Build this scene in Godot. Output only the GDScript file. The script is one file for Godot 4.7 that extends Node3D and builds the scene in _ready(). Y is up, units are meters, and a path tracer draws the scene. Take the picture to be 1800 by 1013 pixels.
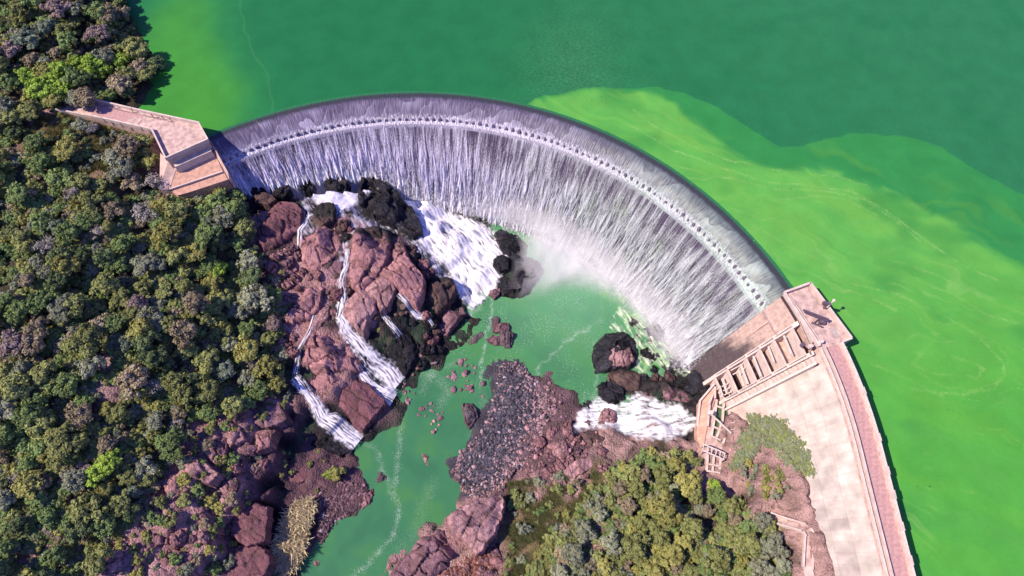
extends Node3D

# ---------------------------------------------------------------- survey of the place
# The dam is an arc round (CX, CZ); heights are metres above the lower pool, the lake stands at LAKE.
const CX := -24.06
const CZ := -32.13
const RAD := 88.9
const LAKE := 24.0
const EYE := Vector3(0, 150, 0)
const PITCH := 62.0
const FOCAL := 1194.0

var rng := RandomNumberGenerator.new()
var taken := {}
var M := {}
var n1 := FastNoiseLite.new()
var n2 := FastNoiseLite.new()
var n3 := FastNoiseLite.new()
var ridge := FastNoiseLite.new()
var cell := FastNoiseLite.new()
var cellv := FastNoiseLite.new()

# terrain raster
const GX0 := -190.0
const GZ0 := -225.0
const GNX := 305
const GNZ := 265
var gh := PackedFloat32Array()
var gc := PackedColorArray()


# A survey mark read from the photograph (its pixels), laid on the level h.
func P(px: float, py: float, h: float) -> Vector3:
	var a := deg_to_rad(PITCH)
	var fwd := Vector3(0, -sin(a), -cos(a))
	var up := Vector3(0, cos(a), -sin(a))
	var d := fwd * FOCAL + Vector3(px - 900.0, 0, 0) + up * (506.5 - py)
	return EYE + d * ((h - EYE.y) / d.y)


# The same, laid on the terrain (lift metres above it).
func PT(px: float, py: float, lift := 0.0) -> Vector3:
	var h := 10.0
	var p := Vector3.ZERO
	for k in 14:
		p = P(px, py, h)
		h = lerpf(h, H(p.x, p.z) + lift, 0.7)
	p = P(px, py, h)
	return p


const ZOOM := {
	"full": [0.0, 0.0, 1.0], "rocks": [430.0, 280.0, 3.6175], "falls": [480.0, 520.0, 3.6184], "pool": [780.0, 400.0, 3.376], "bay": [1180.0, 480.0, 3.6176],
	"bar": [780.0, 640.0, 2.7167], "bank": [1160.0, 640.0, 2.7167], "tower": [60.0, 120.0, 4.405], "south": [0.0, 600.0, 2.4537], "river": [420.0, 700.0, 3.2354],
}


func zpx(zoom: String, x: float, y: float) -> Vector2:
	var z: Array = ZOOM[zoom]
	return Vector2(z[0] + x / z[2], z[1] + y / z[2])


# pairs of marks -> world outline (x, z) on the level h
func outline(zoom: String, pts: Array, h: float) -> PackedVector2Array:
	var out := PackedVector2Array()
	for i in range(0, pts.size(), 2):
		var q := zpx(zoom, pts[i], pts[i + 1])
		var p := P(q.x, q.y, h)
		out.append(Vector2(p.x, p.z))
	return out


func pixels(zoom: String, pts: Array) -> PackedVector2Array:
	var out := PackedVector2Array()
	for i in range(0, pts.size(), 2):
		out.append(zpx(zoom, pts[i], pts[i + 1]))
	return out


func polar(a_deg: float, r: float, h: float) -> Vector3:
	var a := deg_to_rad(a_deg)
	return Vector3(CX + sin(a) * r, h, CZ - cos(a) * r)


func angle_of(x: float, z: float) -> float:
	return rad_to_deg(atan2(x - CX, -(z - CZ)))


func radius_of(x: float, z: float) -> float:
	return Vector2(x - CX, z - CZ).length()


# radius of the upstream edge of the road wall, which straightens past 90 degrees
func wall_r(a: float) -> float:
	return 90.9 if a < 90.0 else 90.9 / sin(deg_to_rad(a))


# spillway surface: height at d metres inside the crest edge
func weir_h(d: float) -> float:
	if d < 0.0:
		return 24.0
	if d < 5.2:
		return 24.0 - 0.10 * d - 0.088 * d * d
	if d < 6.2:
		return 20.75 - 0.35 * (d - 5.2)
	return 20.4 - (d - 6.2) / 0.56


# ---------------------------------------------------------------- naming
func numbered(called: String) -> String:
	var k: int = taken.get(called, -1) + 1
	taken[called] = k
	return called if k == 0 else "%s_%03d" % [called, k]


func tag(o: Node, label: String, category := "", group := "", kind := "") -> Node:
	if label:
		o.set_meta("label", label)
	if category:
		o.set_meta("category", category)
	if group:
		o.set_meta("group", group)
	if kind:
		o.set_meta("kind", kind)
	return o


func thing(called: String, label: String, category: String, at := Vector3.ZERO, turn := 0.0, group := "") -> Node3D:
	var o := Node3D.new()
	o.name = numbered(called)
	add_child(o)
	o.position = at
	o.rotation.y = turn
	tag(o, label, category, group)
	return o


func put(called: String, mesh: Mesh, mat: Material, parent: Node = null, at := Vector3.ZERO) -> MeshInstance3D:
	var o := MeshInstance3D.new()
	o.mesh = mesh
	o.material_override = mat
	if parent == null:
		o.name = numbered(called)
		add_child(o)
	else:
		o.name = called
		parent.add_child(o, true)
	o.position = at
	return o


func scatter(called: String, mesh: Mesh, mat: Material, where: Array, tints: Array, parent: Node = null) -> MultiMeshInstance3D:
	var mm := MultiMesh.new()
	mm.transform_format = MultiMesh.TRANSFORM_3D
	mm.use_colors = true
	mm.mesh = mesh
	mm.instance_count = where.size()
	for i in where.size():
		mm.set_instance_transform(i, where[i])
		mm.set_instance_color(i, tints[i])
	var o := MultiMeshInstance3D.new()
	o.multimesh = mm
	o.material_override = mat
	o.set_meta("kind", "stuff")
	if parent == null:
		o.name = numbered(called)
		add_child(o)
	else:
		o.name = called
		parent.add_child(o, true)
	return o


# ---------------------------------------------------------------- mesh building
func tool() -> SurfaceTool:
	var st := SurfaceTool.new()
	st.begin(Mesh.PRIMITIVE_TRIANGLES)
	st.set_smooth_group(-1)
	return st


func done(st: SurfaceTool) -> ArrayMesh:
	st.generate_normals()
	return st.commit()


# one triangle whose front looks along "out"
func tri(st: SurfaceTool, a: Vector3, b: Vector3, c: Vector3, out: Vector3, col := Color.WHITE) -> void:
	st.set_color(col)
	if (b - a).cross(c - a).dot(out) > 0.0:
		st.add_vertex(a)
		st.add_vertex(c)
		st.add_vertex(b)
	else:
		st.add_vertex(a)
		st.add_vertex(b)
		st.add_vertex(c)


func quad(st: SurfaceTool, a: Vector3, b: Vector3, c: Vector3, d: Vector3, out: Vector3, col := Color.WHITE) -> void:
	tri(st, a, b, c, out, col)
	tri(st, a, c, d, out, col)


# upright prism over an outline of (x, z); the top may slope: tops holds a height per corner
func prism(st: SurfaceTool, poly: PackedVector2Array, y0: float, y1: float, col := Color.WHITE, tops: Array = []) -> void:
	var mid := Vector2.ZERO
	for p in poly:
		mid += p
	mid /= poly.size()
	var n := poly.size()
	var top: Array[float] = []
	for i in n:
		top.append(tops[i] if tops.size() == n else y1)
	var idx := Geometry2D.triangulate_polygon(poly)
	for i in range(0, idx.size(), 3):
		var a := poly[idx[i]]
		var b := poly[idx[i + 1]]
		var c := poly[idx[i + 2]]
		tri(st, Vector3(a.x, top[idx[i]], a.y), Vector3(b.x, top[idx[i + 1]], b.y), Vector3(c.x, top[idx[i + 2]], c.y), Vector3.UP, col)
	var turn := 1.0 if Geometry2D.is_polygon_clockwise(poly) else -1.0
	for i in n:
		var j := (i + 1) % n
		var e := poly[j] - poly[i]
		var out := Vector3(-e.y, 0, e.x) * turn
		quad(st, Vector3(poly[i].x, y0, poly[i].y), Vector3(poly[j].x, y0, poly[j].y), Vector3(poly[j].x, top[j], poly[j].y), Vector3(poly[i].x, top[i], poly[i].y), out, col)


# a bar with a square section from a to b, w wide and t thick (upwards from the line)
func bar(st: SurfaceTool, a: Vector3, b: Vector3, w: float, t: float, col := Color.WHITE) -> void:
	var f := (b - a).normalized()
	var up := Vector3.UP if absf(f.y) < 0.9 else Vector3.RIGHT
	var s := f.cross(up).normalized() * (w / 2)
	var u := s.normalized().cross(f).normalized() * t
	var c := [a - s, a + s, a + s + u, a - s + u, b - s, b + s, b + s + u, b - s + u]
	quad(st, c[0], c[1], c[2], c[3], -f, col)
	quad(st, c[4], c[5], c[6], c[7], f, col)
	quad(st, c[0], c[4], c[7], c[3], -s, col)
	quad(st, c[1], c[5], c[6], c[2], s, col)
	quad(st, c[2], c[3], c[7], c[6], u, col)
	quad(st, c[0], c[1], c[5], c[4], -u, col)


func rod(st: SurfaceTool, a: Vector3, b: Vector3, r: float, col := Color.WHITE, n := 6) -> void:
	var f := (b - a).normalized()
	var s := f.cross(Vector3.UP if absf(f.y) < 0.9 else Vector3.RIGHT).normalized()
	var u := s.cross(f)
	for i in n:
		var w0 := TAU * i / n
		var w1 := TAU * (i + 1) / n
		var d0 := s * cos(w0) + u * sin(w0)
		var d1 := s * cos(w1) + u * sin(w1)
		quad(st, a + d0 * r, a + d1 * r, b + d1 * r, b + d0 * r, d0 + d1, col)
		tri(st, b, b + d0 * r, b + d1 * r, f, col)
		tri(st, a, a + d0 * r, a + d1 * r, -f, col)


# a profile of (inset from rfun, height) swept round the dam from a0 to a1 degrees
func sweep(st: SurfaceTool, a0: float, a1: float, n: int, rfun: Callable, prof: Array, col := Color.WHITE, caps := true) -> void:
	var inside := Vector2.ZERO
	for p in prof:
		inside += p
	inside /= prof.size()
	for i in n:
		var b0 := lerpf(a0, a1, float(i) / n)
		var b1 := lerpf(a0, a1, float(i + 1) / n)
		var r0: float = rfun.call(b0)
		var r1: float = rfun.call(b1)
		var rad := polar((b0 + b1) / 2, 1, 0) - Vector3(CX, 0, CZ)
		for k in prof.size():
			var p: Vector2 = prof[k]
			var q: Vector2 = prof[(k + 1) % prof.size()]
			var e := q - p
			var nn := Vector2(-e.y, e.x)
			if nn.dot((p + q) / 2 - inside) < 0:
				nn = -nn
			quad(st, polar(b0, r0 - p.x, p.y), polar(b1, r1 - p.x, p.y), polar(b1, r1 - q.x, q.y), polar(b0, r0 - q.x, q.y), -rad * nn.x + Vector3.UP * nn.y, col)
	if caps:
		for a in [a0, a1]:
			var r: float = rfun.call(a)
			var flat := PackedVector2Array(prof)
			var idx := Geometry2D.triangulate_polygon(flat)
			var way := (polar(a + 0.1, r, 0) - polar(a, r, 0)) * (1.0 if a == a1 else -1.0)
			for i in range(0, idx.size(), 3):
				tri(st, polar(a, r - flat[idx[i]].x, flat[idx[i]].y), polar(a, r - flat[idx[i + 1]].x, flat[idx[i + 1]].y), polar(a, r - flat[idx[i + 2]].x, flat[idx[i + 2]].y), way, col)


# a grid of points (rows of n) as one smooth sheet, seen from the side "out"
func sheet(pts: PackedVector3Array, cols: PackedColorArray, nx: int, nz: int, keep := PackedByteArray(), uvs := PackedVector2Array()) -> ArrayMesh:
	var idx := PackedInt32Array()
	for j in nz - 1:
		for i in nx - 1:
			var a := j * nx + i
			var b := a + 1
			var c := a + nx
			var d := c + 1
			if keep.size() and (keep[a] + keep[b] + keep[c] + keep[d]) == 0:
				continue
			idx.append_array([a, b, d, a, d, c])
	var nor := PackedVector3Array()
	nor.resize(pts.size())
	for j in nz:
		for i in nx:
			var k := j * nx + i
			var dx := pts[j * nx + mini(i + 1, nx - 1)] - pts[j * nx + maxi(i - 1, 0)]
			var dz := pts[mini(j + 1, nz - 1) * nx + i] - pts[maxi(j - 1, 0) * nx + i]
			nor[k] = dz.cross(dx).normalized()
	var arr := []
	arr.resize(Mesh.ARRAY_MAX)
	arr[Mesh.ARRAY_VERTEX] = pts
	arr[Mesh.ARRAY_NORMAL] = nor
	if cols.size():
		arr[Mesh.ARRAY_COLOR] = cols
	if uvs.size():
		arr[Mesh.ARRAY_TEX_UV] = uvs
	arr[Mesh.ARRAY_INDEX] = idx
	var m := ArrayMesh.new()
	m.add_surface_from_arrays(Mesh.PRIMITIVE_TRIANGLES, arr)
	return m


func sstep(a: float, b: float, x: float) -> float:
	var t := clampf((x - a) / (b - a), 0, 1)
	return t * t * (3 - 2 * t)


func srgb(r: float, g: float, b: float) -> Color:
	return Color(r / 255, g / 255, b / 255).srgb_to_linear()


func edge_distance(poly: PackedVector2Array, q: Vector2) -> float:
	var best := 1e9
	var n := poly.size()
	for i in n:
		var c := Geometry2D.get_closest_point_to_segment(q, poly[i], poly[(i + 1) % n])
		best = minf(best, c.distance_squared_to(q))
	best = sqrt(best)
	return best if Geometry2D.is_point_in_polygon(q, poly) else -best


# ---------------------------------------------------------------- materials
func grain_texture(seed_: int, size: int, freq: float, low: float, high: float, oct := 5, kind := FastNoiseLite.TYPE_SIMPLEX_SMOOTH) -> ImageTexture:
	var n := FastNoiseLite.new()
	n.seed = seed_
	n.noise_type = kind
	n.frequency = freq
	n.fractal_octaves = oct
	var im := n.get_seamless_image(size, size)
	im.convert(Image.FORMAT_L8)
	var data := im.get_data()
	for i in data.size():
		data[i] = clampi(int(lerpf(low, high, data[i] / 255.0) * 255.0), 0, 255)
	return ImageTexture.create_from_image(Image.create_from_data(size, size, false, Image.FORMAT_L8, data))


func plain(c: Color, rough := 0.9, vertex := false) -> StandardMaterial3D:
	var m := StandardMaterial3D.new()
	m.albedo_color = c
	m.roughness = rough
	m.vertex_color_use_as_albedo = vertex
	m.metallic_specular = 0.3
	return m


func grained(c: Color, tex: Texture2D, per_m: float, bump: Texture2D, relief: float, rough := 0.9, vertex := true) -> StandardMaterial3D:
	var m := plain(c, rough, vertex)
	m.albedo_texture = tex
	m.uv1_triplanar = true
	m.uv1_world_triplanar = true
	m.uv1_scale = Vector3.ONE * per_m
	if bump:
		m.heightmap_enabled = true
		m.heightmap_texture = bump
		m.heightmap_scale = relief
	return m


func make_materials() -> void:
	for p in [[n1, 11, 1.0], [n2, 22, 1.0], [n3, 33, 1.0], [ridge, 44, 1.0]]:
		p[0].seed = p[1]
		p[0].noise_type = FastNoiseLite.TYPE_SIMPLEX_SMOOTH
		p[0].frequency = p[2]
		p[0].fractal_octaves = 3
	n3.fractal_type = FastNoiseLite.FRACTAL_NONE
	ridge.fractal_type = FastNoiseLite.FRACTAL_RIDGED
	ridge.fractal_octaves = 4
	for c in [cell, cellv]:
		c.seed = 55
		c.noise_type = FastNoiseLite.TYPE_CELLULAR
		c.frequency = 1.0
		c.fractal_type = FastNoiseLite.FRACTAL_NONE
		c.cellular_jitter = 1.0
		c.domain_warp_enabled = true
		c.domain_warp_amplitude = 0.5
		c.domain_warp_frequency = 0.9
	cell.cellular_return_type = FastNoiseLite.RETURN_DISTANCE2_SUB
	cellv.cellular_return_type = FastNoiseLite.RETURN_CELL_VALUE
	var soft := grain_texture(1, 512, 0.012, 0.84, 1.02, 6)
	var stained := grain_texture(6, 512, 0.016, 0.72, 1.04, 6)
	var fine := grain_texture(2, 512, 0.04, 0.6, 1.15, 5)
	var rough_bump := grain_texture(3, 512, 0.03, 0.0, 1.0, 6)
	var crack := grain_texture(4, 512, 0.02, 0.0, 1.0, 4, FastNoiseLite.TYPE_CELLULAR)
	M.ground = grained(Color.WHITE, fine, 0.12, rough_bump, 45.0)
	M.rock = grained(Color.WHITE, fine, 0.21, rough_bump, 22.0, 0.8)
	M.wet_rock = grained(Color.WHITE, fine, 0.21, rough_bump, 30.0, 0.28)
	M.concrete = grained(Color(0.875, 0.8, 0.77), soft, 0.07, rough_bump, 3.0)
	M.old_concrete = grained(Color(0.85, 0.735, 0.705), stained, 0.07, rough_bump, 5.0)
	M.orange_concrete = grained(Color(0.88, 0.7, 0.62), stained, 0.09, rough_bump, 5.0)
	M.asphalt = grained(Color(0.77, 0.615, 0.61), soft, 0.2, rough_bump, 3.0)
	M.dark_concrete = grained(Color(0.36, 0.32, 0.38), soft, 0.2, rough_bump, 6.0, 0.4)
	M.white_paint = grained(Color(0.88, 0.83, 0.8), soft, 0.2, null, 0.0)
	M.steel = grained(Color(0.5, 0.44, 0.5), soft, 0.4, null, 0.0, 0.5)
	M.steel.metallic = 0.4
	M.wall = grained(Color(0.862, 0.825, 0.795), stained, 0.035, rough_bump, 3.0)
	M.stained_face = grained(Color.WHITE, stained, 0.12, rough_bump, 6.0, 0.75)
	M.block = grained(Color(0.5, 0.46, 0.54), soft, 0.3, null, 0.0, 0.5)
	M.spillway_face = grained(Color(0.35, 0.31, 0.41), stained, 0.12, rough_bump, 8.0, 0.45)
	M.wet_shade_wall = grained(Color(0.3, 0.26, 0.3), stained, 0.15, rough_bump, 6.0, 0.5)  # for wet concrete, and for shade on one bay floor
	M.bay_shade = plain(Color(0.09, 0.08, 0.08), 0.8)  # near black, stands for shade on the outlet bay floors
	M.green_water = plain(Color(0.3, 0.4, 0.27), 0.15)
	M.leaf = plain(Color.WHITE, 0.75, true)
	M.leaf.backlight_enabled = true
	M.leaf.backlight = Color(0.3, 0.3, 0.2)
	M.bark = grained(Color(0.36, 0.3, 0.27), fine, 0.6, null, 0.0, 0.9, false)
	M.foam = plain(Color.WHITE, 0.85, true)
	M.foam.transparency = BaseMaterial3D.TRANSPARENCY_ALPHA
	M.spray = plain(Color.WHITE, 0.9, true)
	M.spray.transparency = BaseMaterial3D.TRANSPARENCY_ALPHA
	M.wave_bump = grain_texture(8, 512, 0.02, 0.0, 1.0, 5)


# ---------------------------------------------------------------- terrain
# zones: f forest floor, g dry grass, s pink soil, r pink rock, w wet dark rock and shadow painted in the gully, b gravel, p pool bed
const ZONE := {"k": [0.095, 0.088, 0.118], "f": [0.085, 0.075, 0.05], "g": [0.2, 0.165, 0.075], "s": [0.5, 0.32, 0.3], "r": [0.52, 0.3, 0.31], "w": [0.03, 0.028, 0.034], "b": [0.22, 0.135, 0.15], "p": [0.05, 0.12, 0.07], "d": [0.17, 0.095, 0.12]}


func marks() -> Array:
	return [
		"f", [[-300, -150, 35], [0, 0, 31], [150, 0, 29], [290, 0, 25.6], [20, 150, 29.5], [110, 110, 28.5], [270, 110, 24.4], [305, 55, 24.4], [230, 160, 24.6], [205, 178, 25.2], [0, 300, 27], [0, 506, 25], [150, 400, 24], [300, 420, 21], [400, 400, 17.5], [420, 350, 16],
			[300, 550, 20], [150, 600, 22], [0, 700, 22], [450, 600, 12.5], [300, 700, 17], [150, 800, 19], [0, 900, 19], [-100, 1150, 18], [460, 520, 13.5], [440, 450, 14.5], [270, 330, 20.5], [-300, 500, 27], [-300, 900, 20], [490, 690, 9.5], [490, 620, 10.5]],
		"g", [[60, 230, 26.6], [160, 260, 25.2], [150, 300, 24.6], [120, 210, 27.0], [90, 215, 27.2], [240, 250, 25]],
		"s", [[105, 190, 27.3], [60, 188, 27.6], [190, 640, 21], [170, 180, 26.6], [260, 240, 25.2], [280, 310, 21.3], [340, 335, 18.5], [395, 325, 16.8], [90, 870, 18]],
		"r", [[330, 820, 14], [360, 780, 14], [430, 760, 12], [400, 740, 13], [480, 720, 9.5], [420, 800, 11], [300, 900, 14], [230, 920, 14.5], [350, 940, 11.5], [200, 1000, 14], [280, 1010, 12.5], [100, 1060, 16], [400, 870, 10.5], [380, 1050, 8]],
		"d", [[450, 870, 8], [440, 940, 7.2], [420, 1013, 6.5], [455, 830, 8.2], [505, 745, 6.5], [470, 800, 8.2], [452, 985, 4.2]],
		"w", [[486, 860, 2.2], [480, 910, 1.2], [474, 960, -0.2], [500, 800, 3], [530, 760, 3.4]],  # gully marks paint the cliff shadow as dark ground
		"d", [[560, 800, 2.2], [520, 840, 2.6], [590, 830, 1.4], [630, 850, 0.7], [545, 880, 1.8], [575, 900, 1.0], [540, 950, 0.7], [500, 950, 1.4], [515, 985, 0.5], [615, 800, 0.8]],
		"p", [[668, 850, -1], [610, 935, -1], [555, 985, -1], [1000, 500, -3], [950, 600, -2.5], [1050, 560, -2.5], [900, 560, -2.5], [820, 640, -1.6], [760, 680, -1], [740, 760, -1.6], [655, 800, -1.6], [700, 850, -2], [780, 880, -2], [620, 1000, -2], [690, 940, -2], [480, 1030, -1.6], [560, 1150, -2], [840, 690, -1.0], [800, 770, -1.2], [1010, 650, -1.5], [980, 620, -2]],
		"w", [[632, 785, -0.4], [640, 740, 1.4], [600, 770, 1.4], [700, 690, -0.3], [575, 735, 4.0], [560, 640, 8.6], [525, 665, 8.4], [600, 555, 9.4], [640, 615, 5.0], [675, 655, 1.6], [700, 525, 8.8], [690, 560, 7.0], [740, 575, 4.0], [725, 620, 1.8], [780, 600, 0.4], [660, 690, 2.0], [690, 500, 9.2],
			[640, 450, 10.6], [560, 450, 12], [520, 400, 13], [480, 430, 13.5], [500, 350, 13], [560, 332, 12.2], [600, 318, 11.2], [640, 322, 10.0], [455, 340, 14.2], [690, 365, 7.4], [740, 400, 5.6], [780, 440, 4.2], [830, 480, 2.4], [870, 460, 1.6], [800, 520, 1.6], [740, 470, 6.0], [900, 440, 1.0], [910, 490, 0.4], [840, 535, -0.3], [720, 350, 3.4], [800, 385, 1.0], [880, 405, 0.0], [950, 440, -1.5]],
		"r", [[490, 400, 13.6], [470, 425, 13.8], [530, 450, 12.4], [560, 480, 11.6], [520, 500, 11.4], [500, 560, 10.6], [530, 580, 9.6], [580, 600, 8.2], [650, 470, 10.0], [700, 470, 8.4], [640, 540, 8.6], [590, 650, 7.4], [560, 690, 6.4], [640, 720, 2.4], [545, 545, 10.4], [610, 420, 11.6]],
		"k", [[890, 640, 0.2], [880, 670, 0.5], [860, 730, 0.5], [830, 780, 0.35], [815, 830, 0.3], [850, 800, 0.9], [905, 700, 1.1], [928, 690, 0.9], [905, 745, 1.4], [885, 790, 1.4], [860, 835, 1.1], [835, 855, 0.7]],
		"b", [[960, 690, 0.6], [975, 740, 1.6], [940, 770, 1.9], [915, 830, 1.8], [870, 875, 1.2], [1000, 790, 2.6], [1015, 735, 0.8], [950, 820, 2.3], [900, 860, 1.7]],
		"w", [[1040, 715, -0.3], [1100, 735, -0.5], [1180, 730, -0.5], [1205, 760, 0.3], [1060, 600, -0.6], [1100, 610, -0.3], [1150, 580, -0.5], [1200, 620, -0.4], [1100, 680, 0.2], [1160, 650, -0.2], [1200, 680, 0.8], [1240, 670, 2.2], [1265, 650, 2.6], [1210, 710, 1.2], [1225, 735, 2.6]],
		"s", [[1130, 775, 1.8], [1070, 775, 1.8], [1200, 775, 2.8], [1230, 790, 4.6], [1010, 850, 3.0], [930, 850, 2.4], [870, 990, 2.2], [850, 960, 1.7], [820, 990, 1.6], [1025, 1000, 6.5], [1045, 960, 5.4]],
		"g", [[910, 870, 2.3], [900, 950, 3], [950, 910, 3.2], [1000, 900, 3.4], [960, 980, 4.2], [890, 1040, 4], [1050, 860, 3.4], [1010, 930, 4.2]],
		"f", [[1100, 850, 4], [1150, 830, 4.2], [1200, 880, 5.6], [1100, 950, 6], [1200, 960, 8], [1270, 890, 6.6], [1300, 1010, 11], [1360, 980, 12], [1000, 1060, 6.5], [1100, 1090, 9], [1300, 1120, 14], [1160, 790, 3.2], [1200, 840, 4.4]],
		"s", [[1300, 760, 7.2], [1330, 790, 8.2], [1320, 830, 8.6], [1370, 800, 14.0], [1410, 850, 17.6], [1380, 880, 14.6], [1350, 920, 11.4], [1400, 950, 15.5], [1435, 930, 18.4], [1420, 1013, 16.5], [1460, 1013, 19.6], [1270, 830, 6.2], [1255, 850, 5.6], [1240, 850, 5.2], [1460, 1100, 21]],
		"r", [[760, 1000, 1.2], [720, 1005, 0.3], [830, 900, 1.4], [800, 950, 1.4], [860, 880, 1.5]],
		"p", [[420, 20, 21], [350, 90, 21.6], [310, 150, 22], [290, 195, 22], [360, 20, 22.6], [370, -100, 21], [600, 60, 12], [1000, 60, 12], [1400, 200, 12], [1750, 500, 12], [1790, 950, 12], [1000, -200, 14], [1800, 1300, 12]],
	]


func build_raster() -> void:
	var pos := PackedVector2Array()
	var hh := PackedFloat32Array()
	var cc := PackedColorArray()
	var list := marks()
	for i in range(0, list.size(), 2):
		var z: Array = ZONE[list[i]]
		for m in list[i + 1]:
			var p := P(m[0], m[1], m[2])
			pos.append(Vector2(p.x, p.z))
			hh.append(m[2])
			cc.append(Color(z[0], z[1], z[2]))
	var n := pos.size()
	gh.resize(GNX * GNZ)
	gc.resize(GNX * GNZ)
	for j in GNZ:
		for i in GNX:
			var x := GX0 + i
			var z := GZ0 + j
			if x > -50 and z < -126 or x > 74:
				# lake bed, never seen
				gh[j * GNX + i] = 12.0
				gc[j * GNX + i] = Color(0.05, 0.12, 0.07)
				continue
			var q := Vector2(x + 1.6 * n3.get_noise_2d(x * 0.18, z * 0.18), z + 1.6 * n3.get_noise_2d(x * 0.18 + 50, z * 0.18))
			var sw := 0.0
			var sh := 0.0
			var sw2 := 0.0
			var r := 0.0
			var g := 0.0
			var b := 0.0
			for k in n:
				var d := q.distance_squared_to(pos[k])
				var w := 1.0 / (d + 2.0)
				var w2 := w * w
				var w4 := w2 * w2
				sw += w2
				sh += w2 * hh[k]
				sw2 += w4
				var c := cc[k]
				r += w4 * c.r
				g += w4 * c.g
				b += w4 * c.b
			var h := sh / sw
			gh[j * GNX + i] = trimmed(x, z, h)
			gc[j * GNX + i] = Color(r / sw2, g / sw2, b / sw2)


# where the road wall meets the bank
func toe_h(a: float) -> float:
	var t := [[78.6, 5.5], [81.1, 8.3], [84.7, 11.4], [87.1, 14.3], [89.6, 16.5], [92.6, 17.9], [95.2, 18.3], [100.5, 19.0], [104.2, 19.6], [125.0, 22.0]]
	for i in t.size() - 1:
		if a <= t[i + 1][0]:
			return lerpf(t[i][1], t[i + 1][1], clampf((a - t[i][0]) / (t[i + 1][0] - t[i][0]), 0, 1))
	return 25.0


# the ground stays under the dam and under the lake behind it
func trimmed(x: float, z: float, h: float) -> float:
	var a := angle_of(x, z)
	var r := radius_of(x, z)
	if a > -33.5 and a < 68.6:
		var d := RAD - r
		if d < 0.0:
			return minf(h, 14.0)
		return minf(h, weir_h(d) - 1.0) if d < 17.5 else h
	if a >= 68.6 and a < 130:
		var d2 := wall_r(a) - r
		if d2 < 4.0:
			return minf(h, 14.0)
		if d2 < 4.75 + (27.0 - toe_h(a)) * 0.6:
			return minf(h, 27.0 - (d2 - 4.75) / 0.6 - 0.9)
		if a < 118 and a > 79:
			# the bank lies against the wall
			return maxf(h, 27.0 - (d2 - 4.75) / 0.6 + clampf((d2 - 4.75 - (27.0 - toe_h(a)) * 0.6) * 1.5, 0.0, 2.5) - 0.15) if d2 < 12.0 + (27.0 - toe_h(a)) * 0.6 else h
	return h


func H(x: float, z: float) -> float:
	var u := clampf(x - GX0, 0, GNX - 1.001)
	var v := clampf(z - GZ0, 0, GNZ - 1.001)
	var i := int(u)
	var j := int(v)
	u -= i
	v -= j
	var k := j * GNX + i
	return lerpf(lerpf(gh[k], gh[k + 1], u), lerpf(gh[k + GNX], gh[k + GNX + 1], u), v)


func ground_colour(x: float, z: float) -> Color:
	var u := clampf(x - GX0, 0, GNX - 1.001)
	var v := clampf(z - GZ0, 0, GNZ - 1.001)
	var i := int(u)
	var j := int(v)
	u -= i
	v -= j
	var k := j * GNX + i
	return gc[k].lerp(gc[k + 1], u).lerp(gc[k + GNX].lerp(gc[k + GNX + 1], u), v)


# jointed rock: (step of the block, how near an open joint, tone of the block) at q
func joints(q: Vector2, twist: float, space: float, ang: float) -> Vector3:
	var d1 := Vector2(cos(ang), sin(ang))
	var d2 := Vector2(cos(ang + 1.35), sin(ang + 1.35))
	var wob := 0.5 * n1.get_noise_2d(q.x * 0.12 + twist, q.y * 0.12)
	var a1 := q.dot(d1) / space + wob + twist
	var i1 := floorf(a1)
	var f1 := a1 - i1
	var a2 := q.dot(d2) / (space * 1.5) + wob * 0.6 + fposmod(i1 * 0.618, 1.0) + twist
	var i2 := floorf(a2)
	var f2 := a2 - i2
	var o := fposmod(sin(i1 * 12.9898 + i2 * 78.233 + twist) * 43758.5453, 1.0) * 2.0 - 1.0
	var p := fposmod(sin(i1 * 39.425 + i2 * 11.135 + twist) * 24634.6345, 1.0) * 2.0 - 1.0
	var near := minf(minf(f1, 1.0 - f1) * space, minf(f2, 1.0 - f2) * space * 1.5)
	var open := sstep(0.22, 0.04, near) * (0.45 + 0.55 * absf(p))
	return Vector3(o + p * (f1 - 0.5) * 0.9 + o * (f2 - 0.5) * 0.9, open, p)


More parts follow.
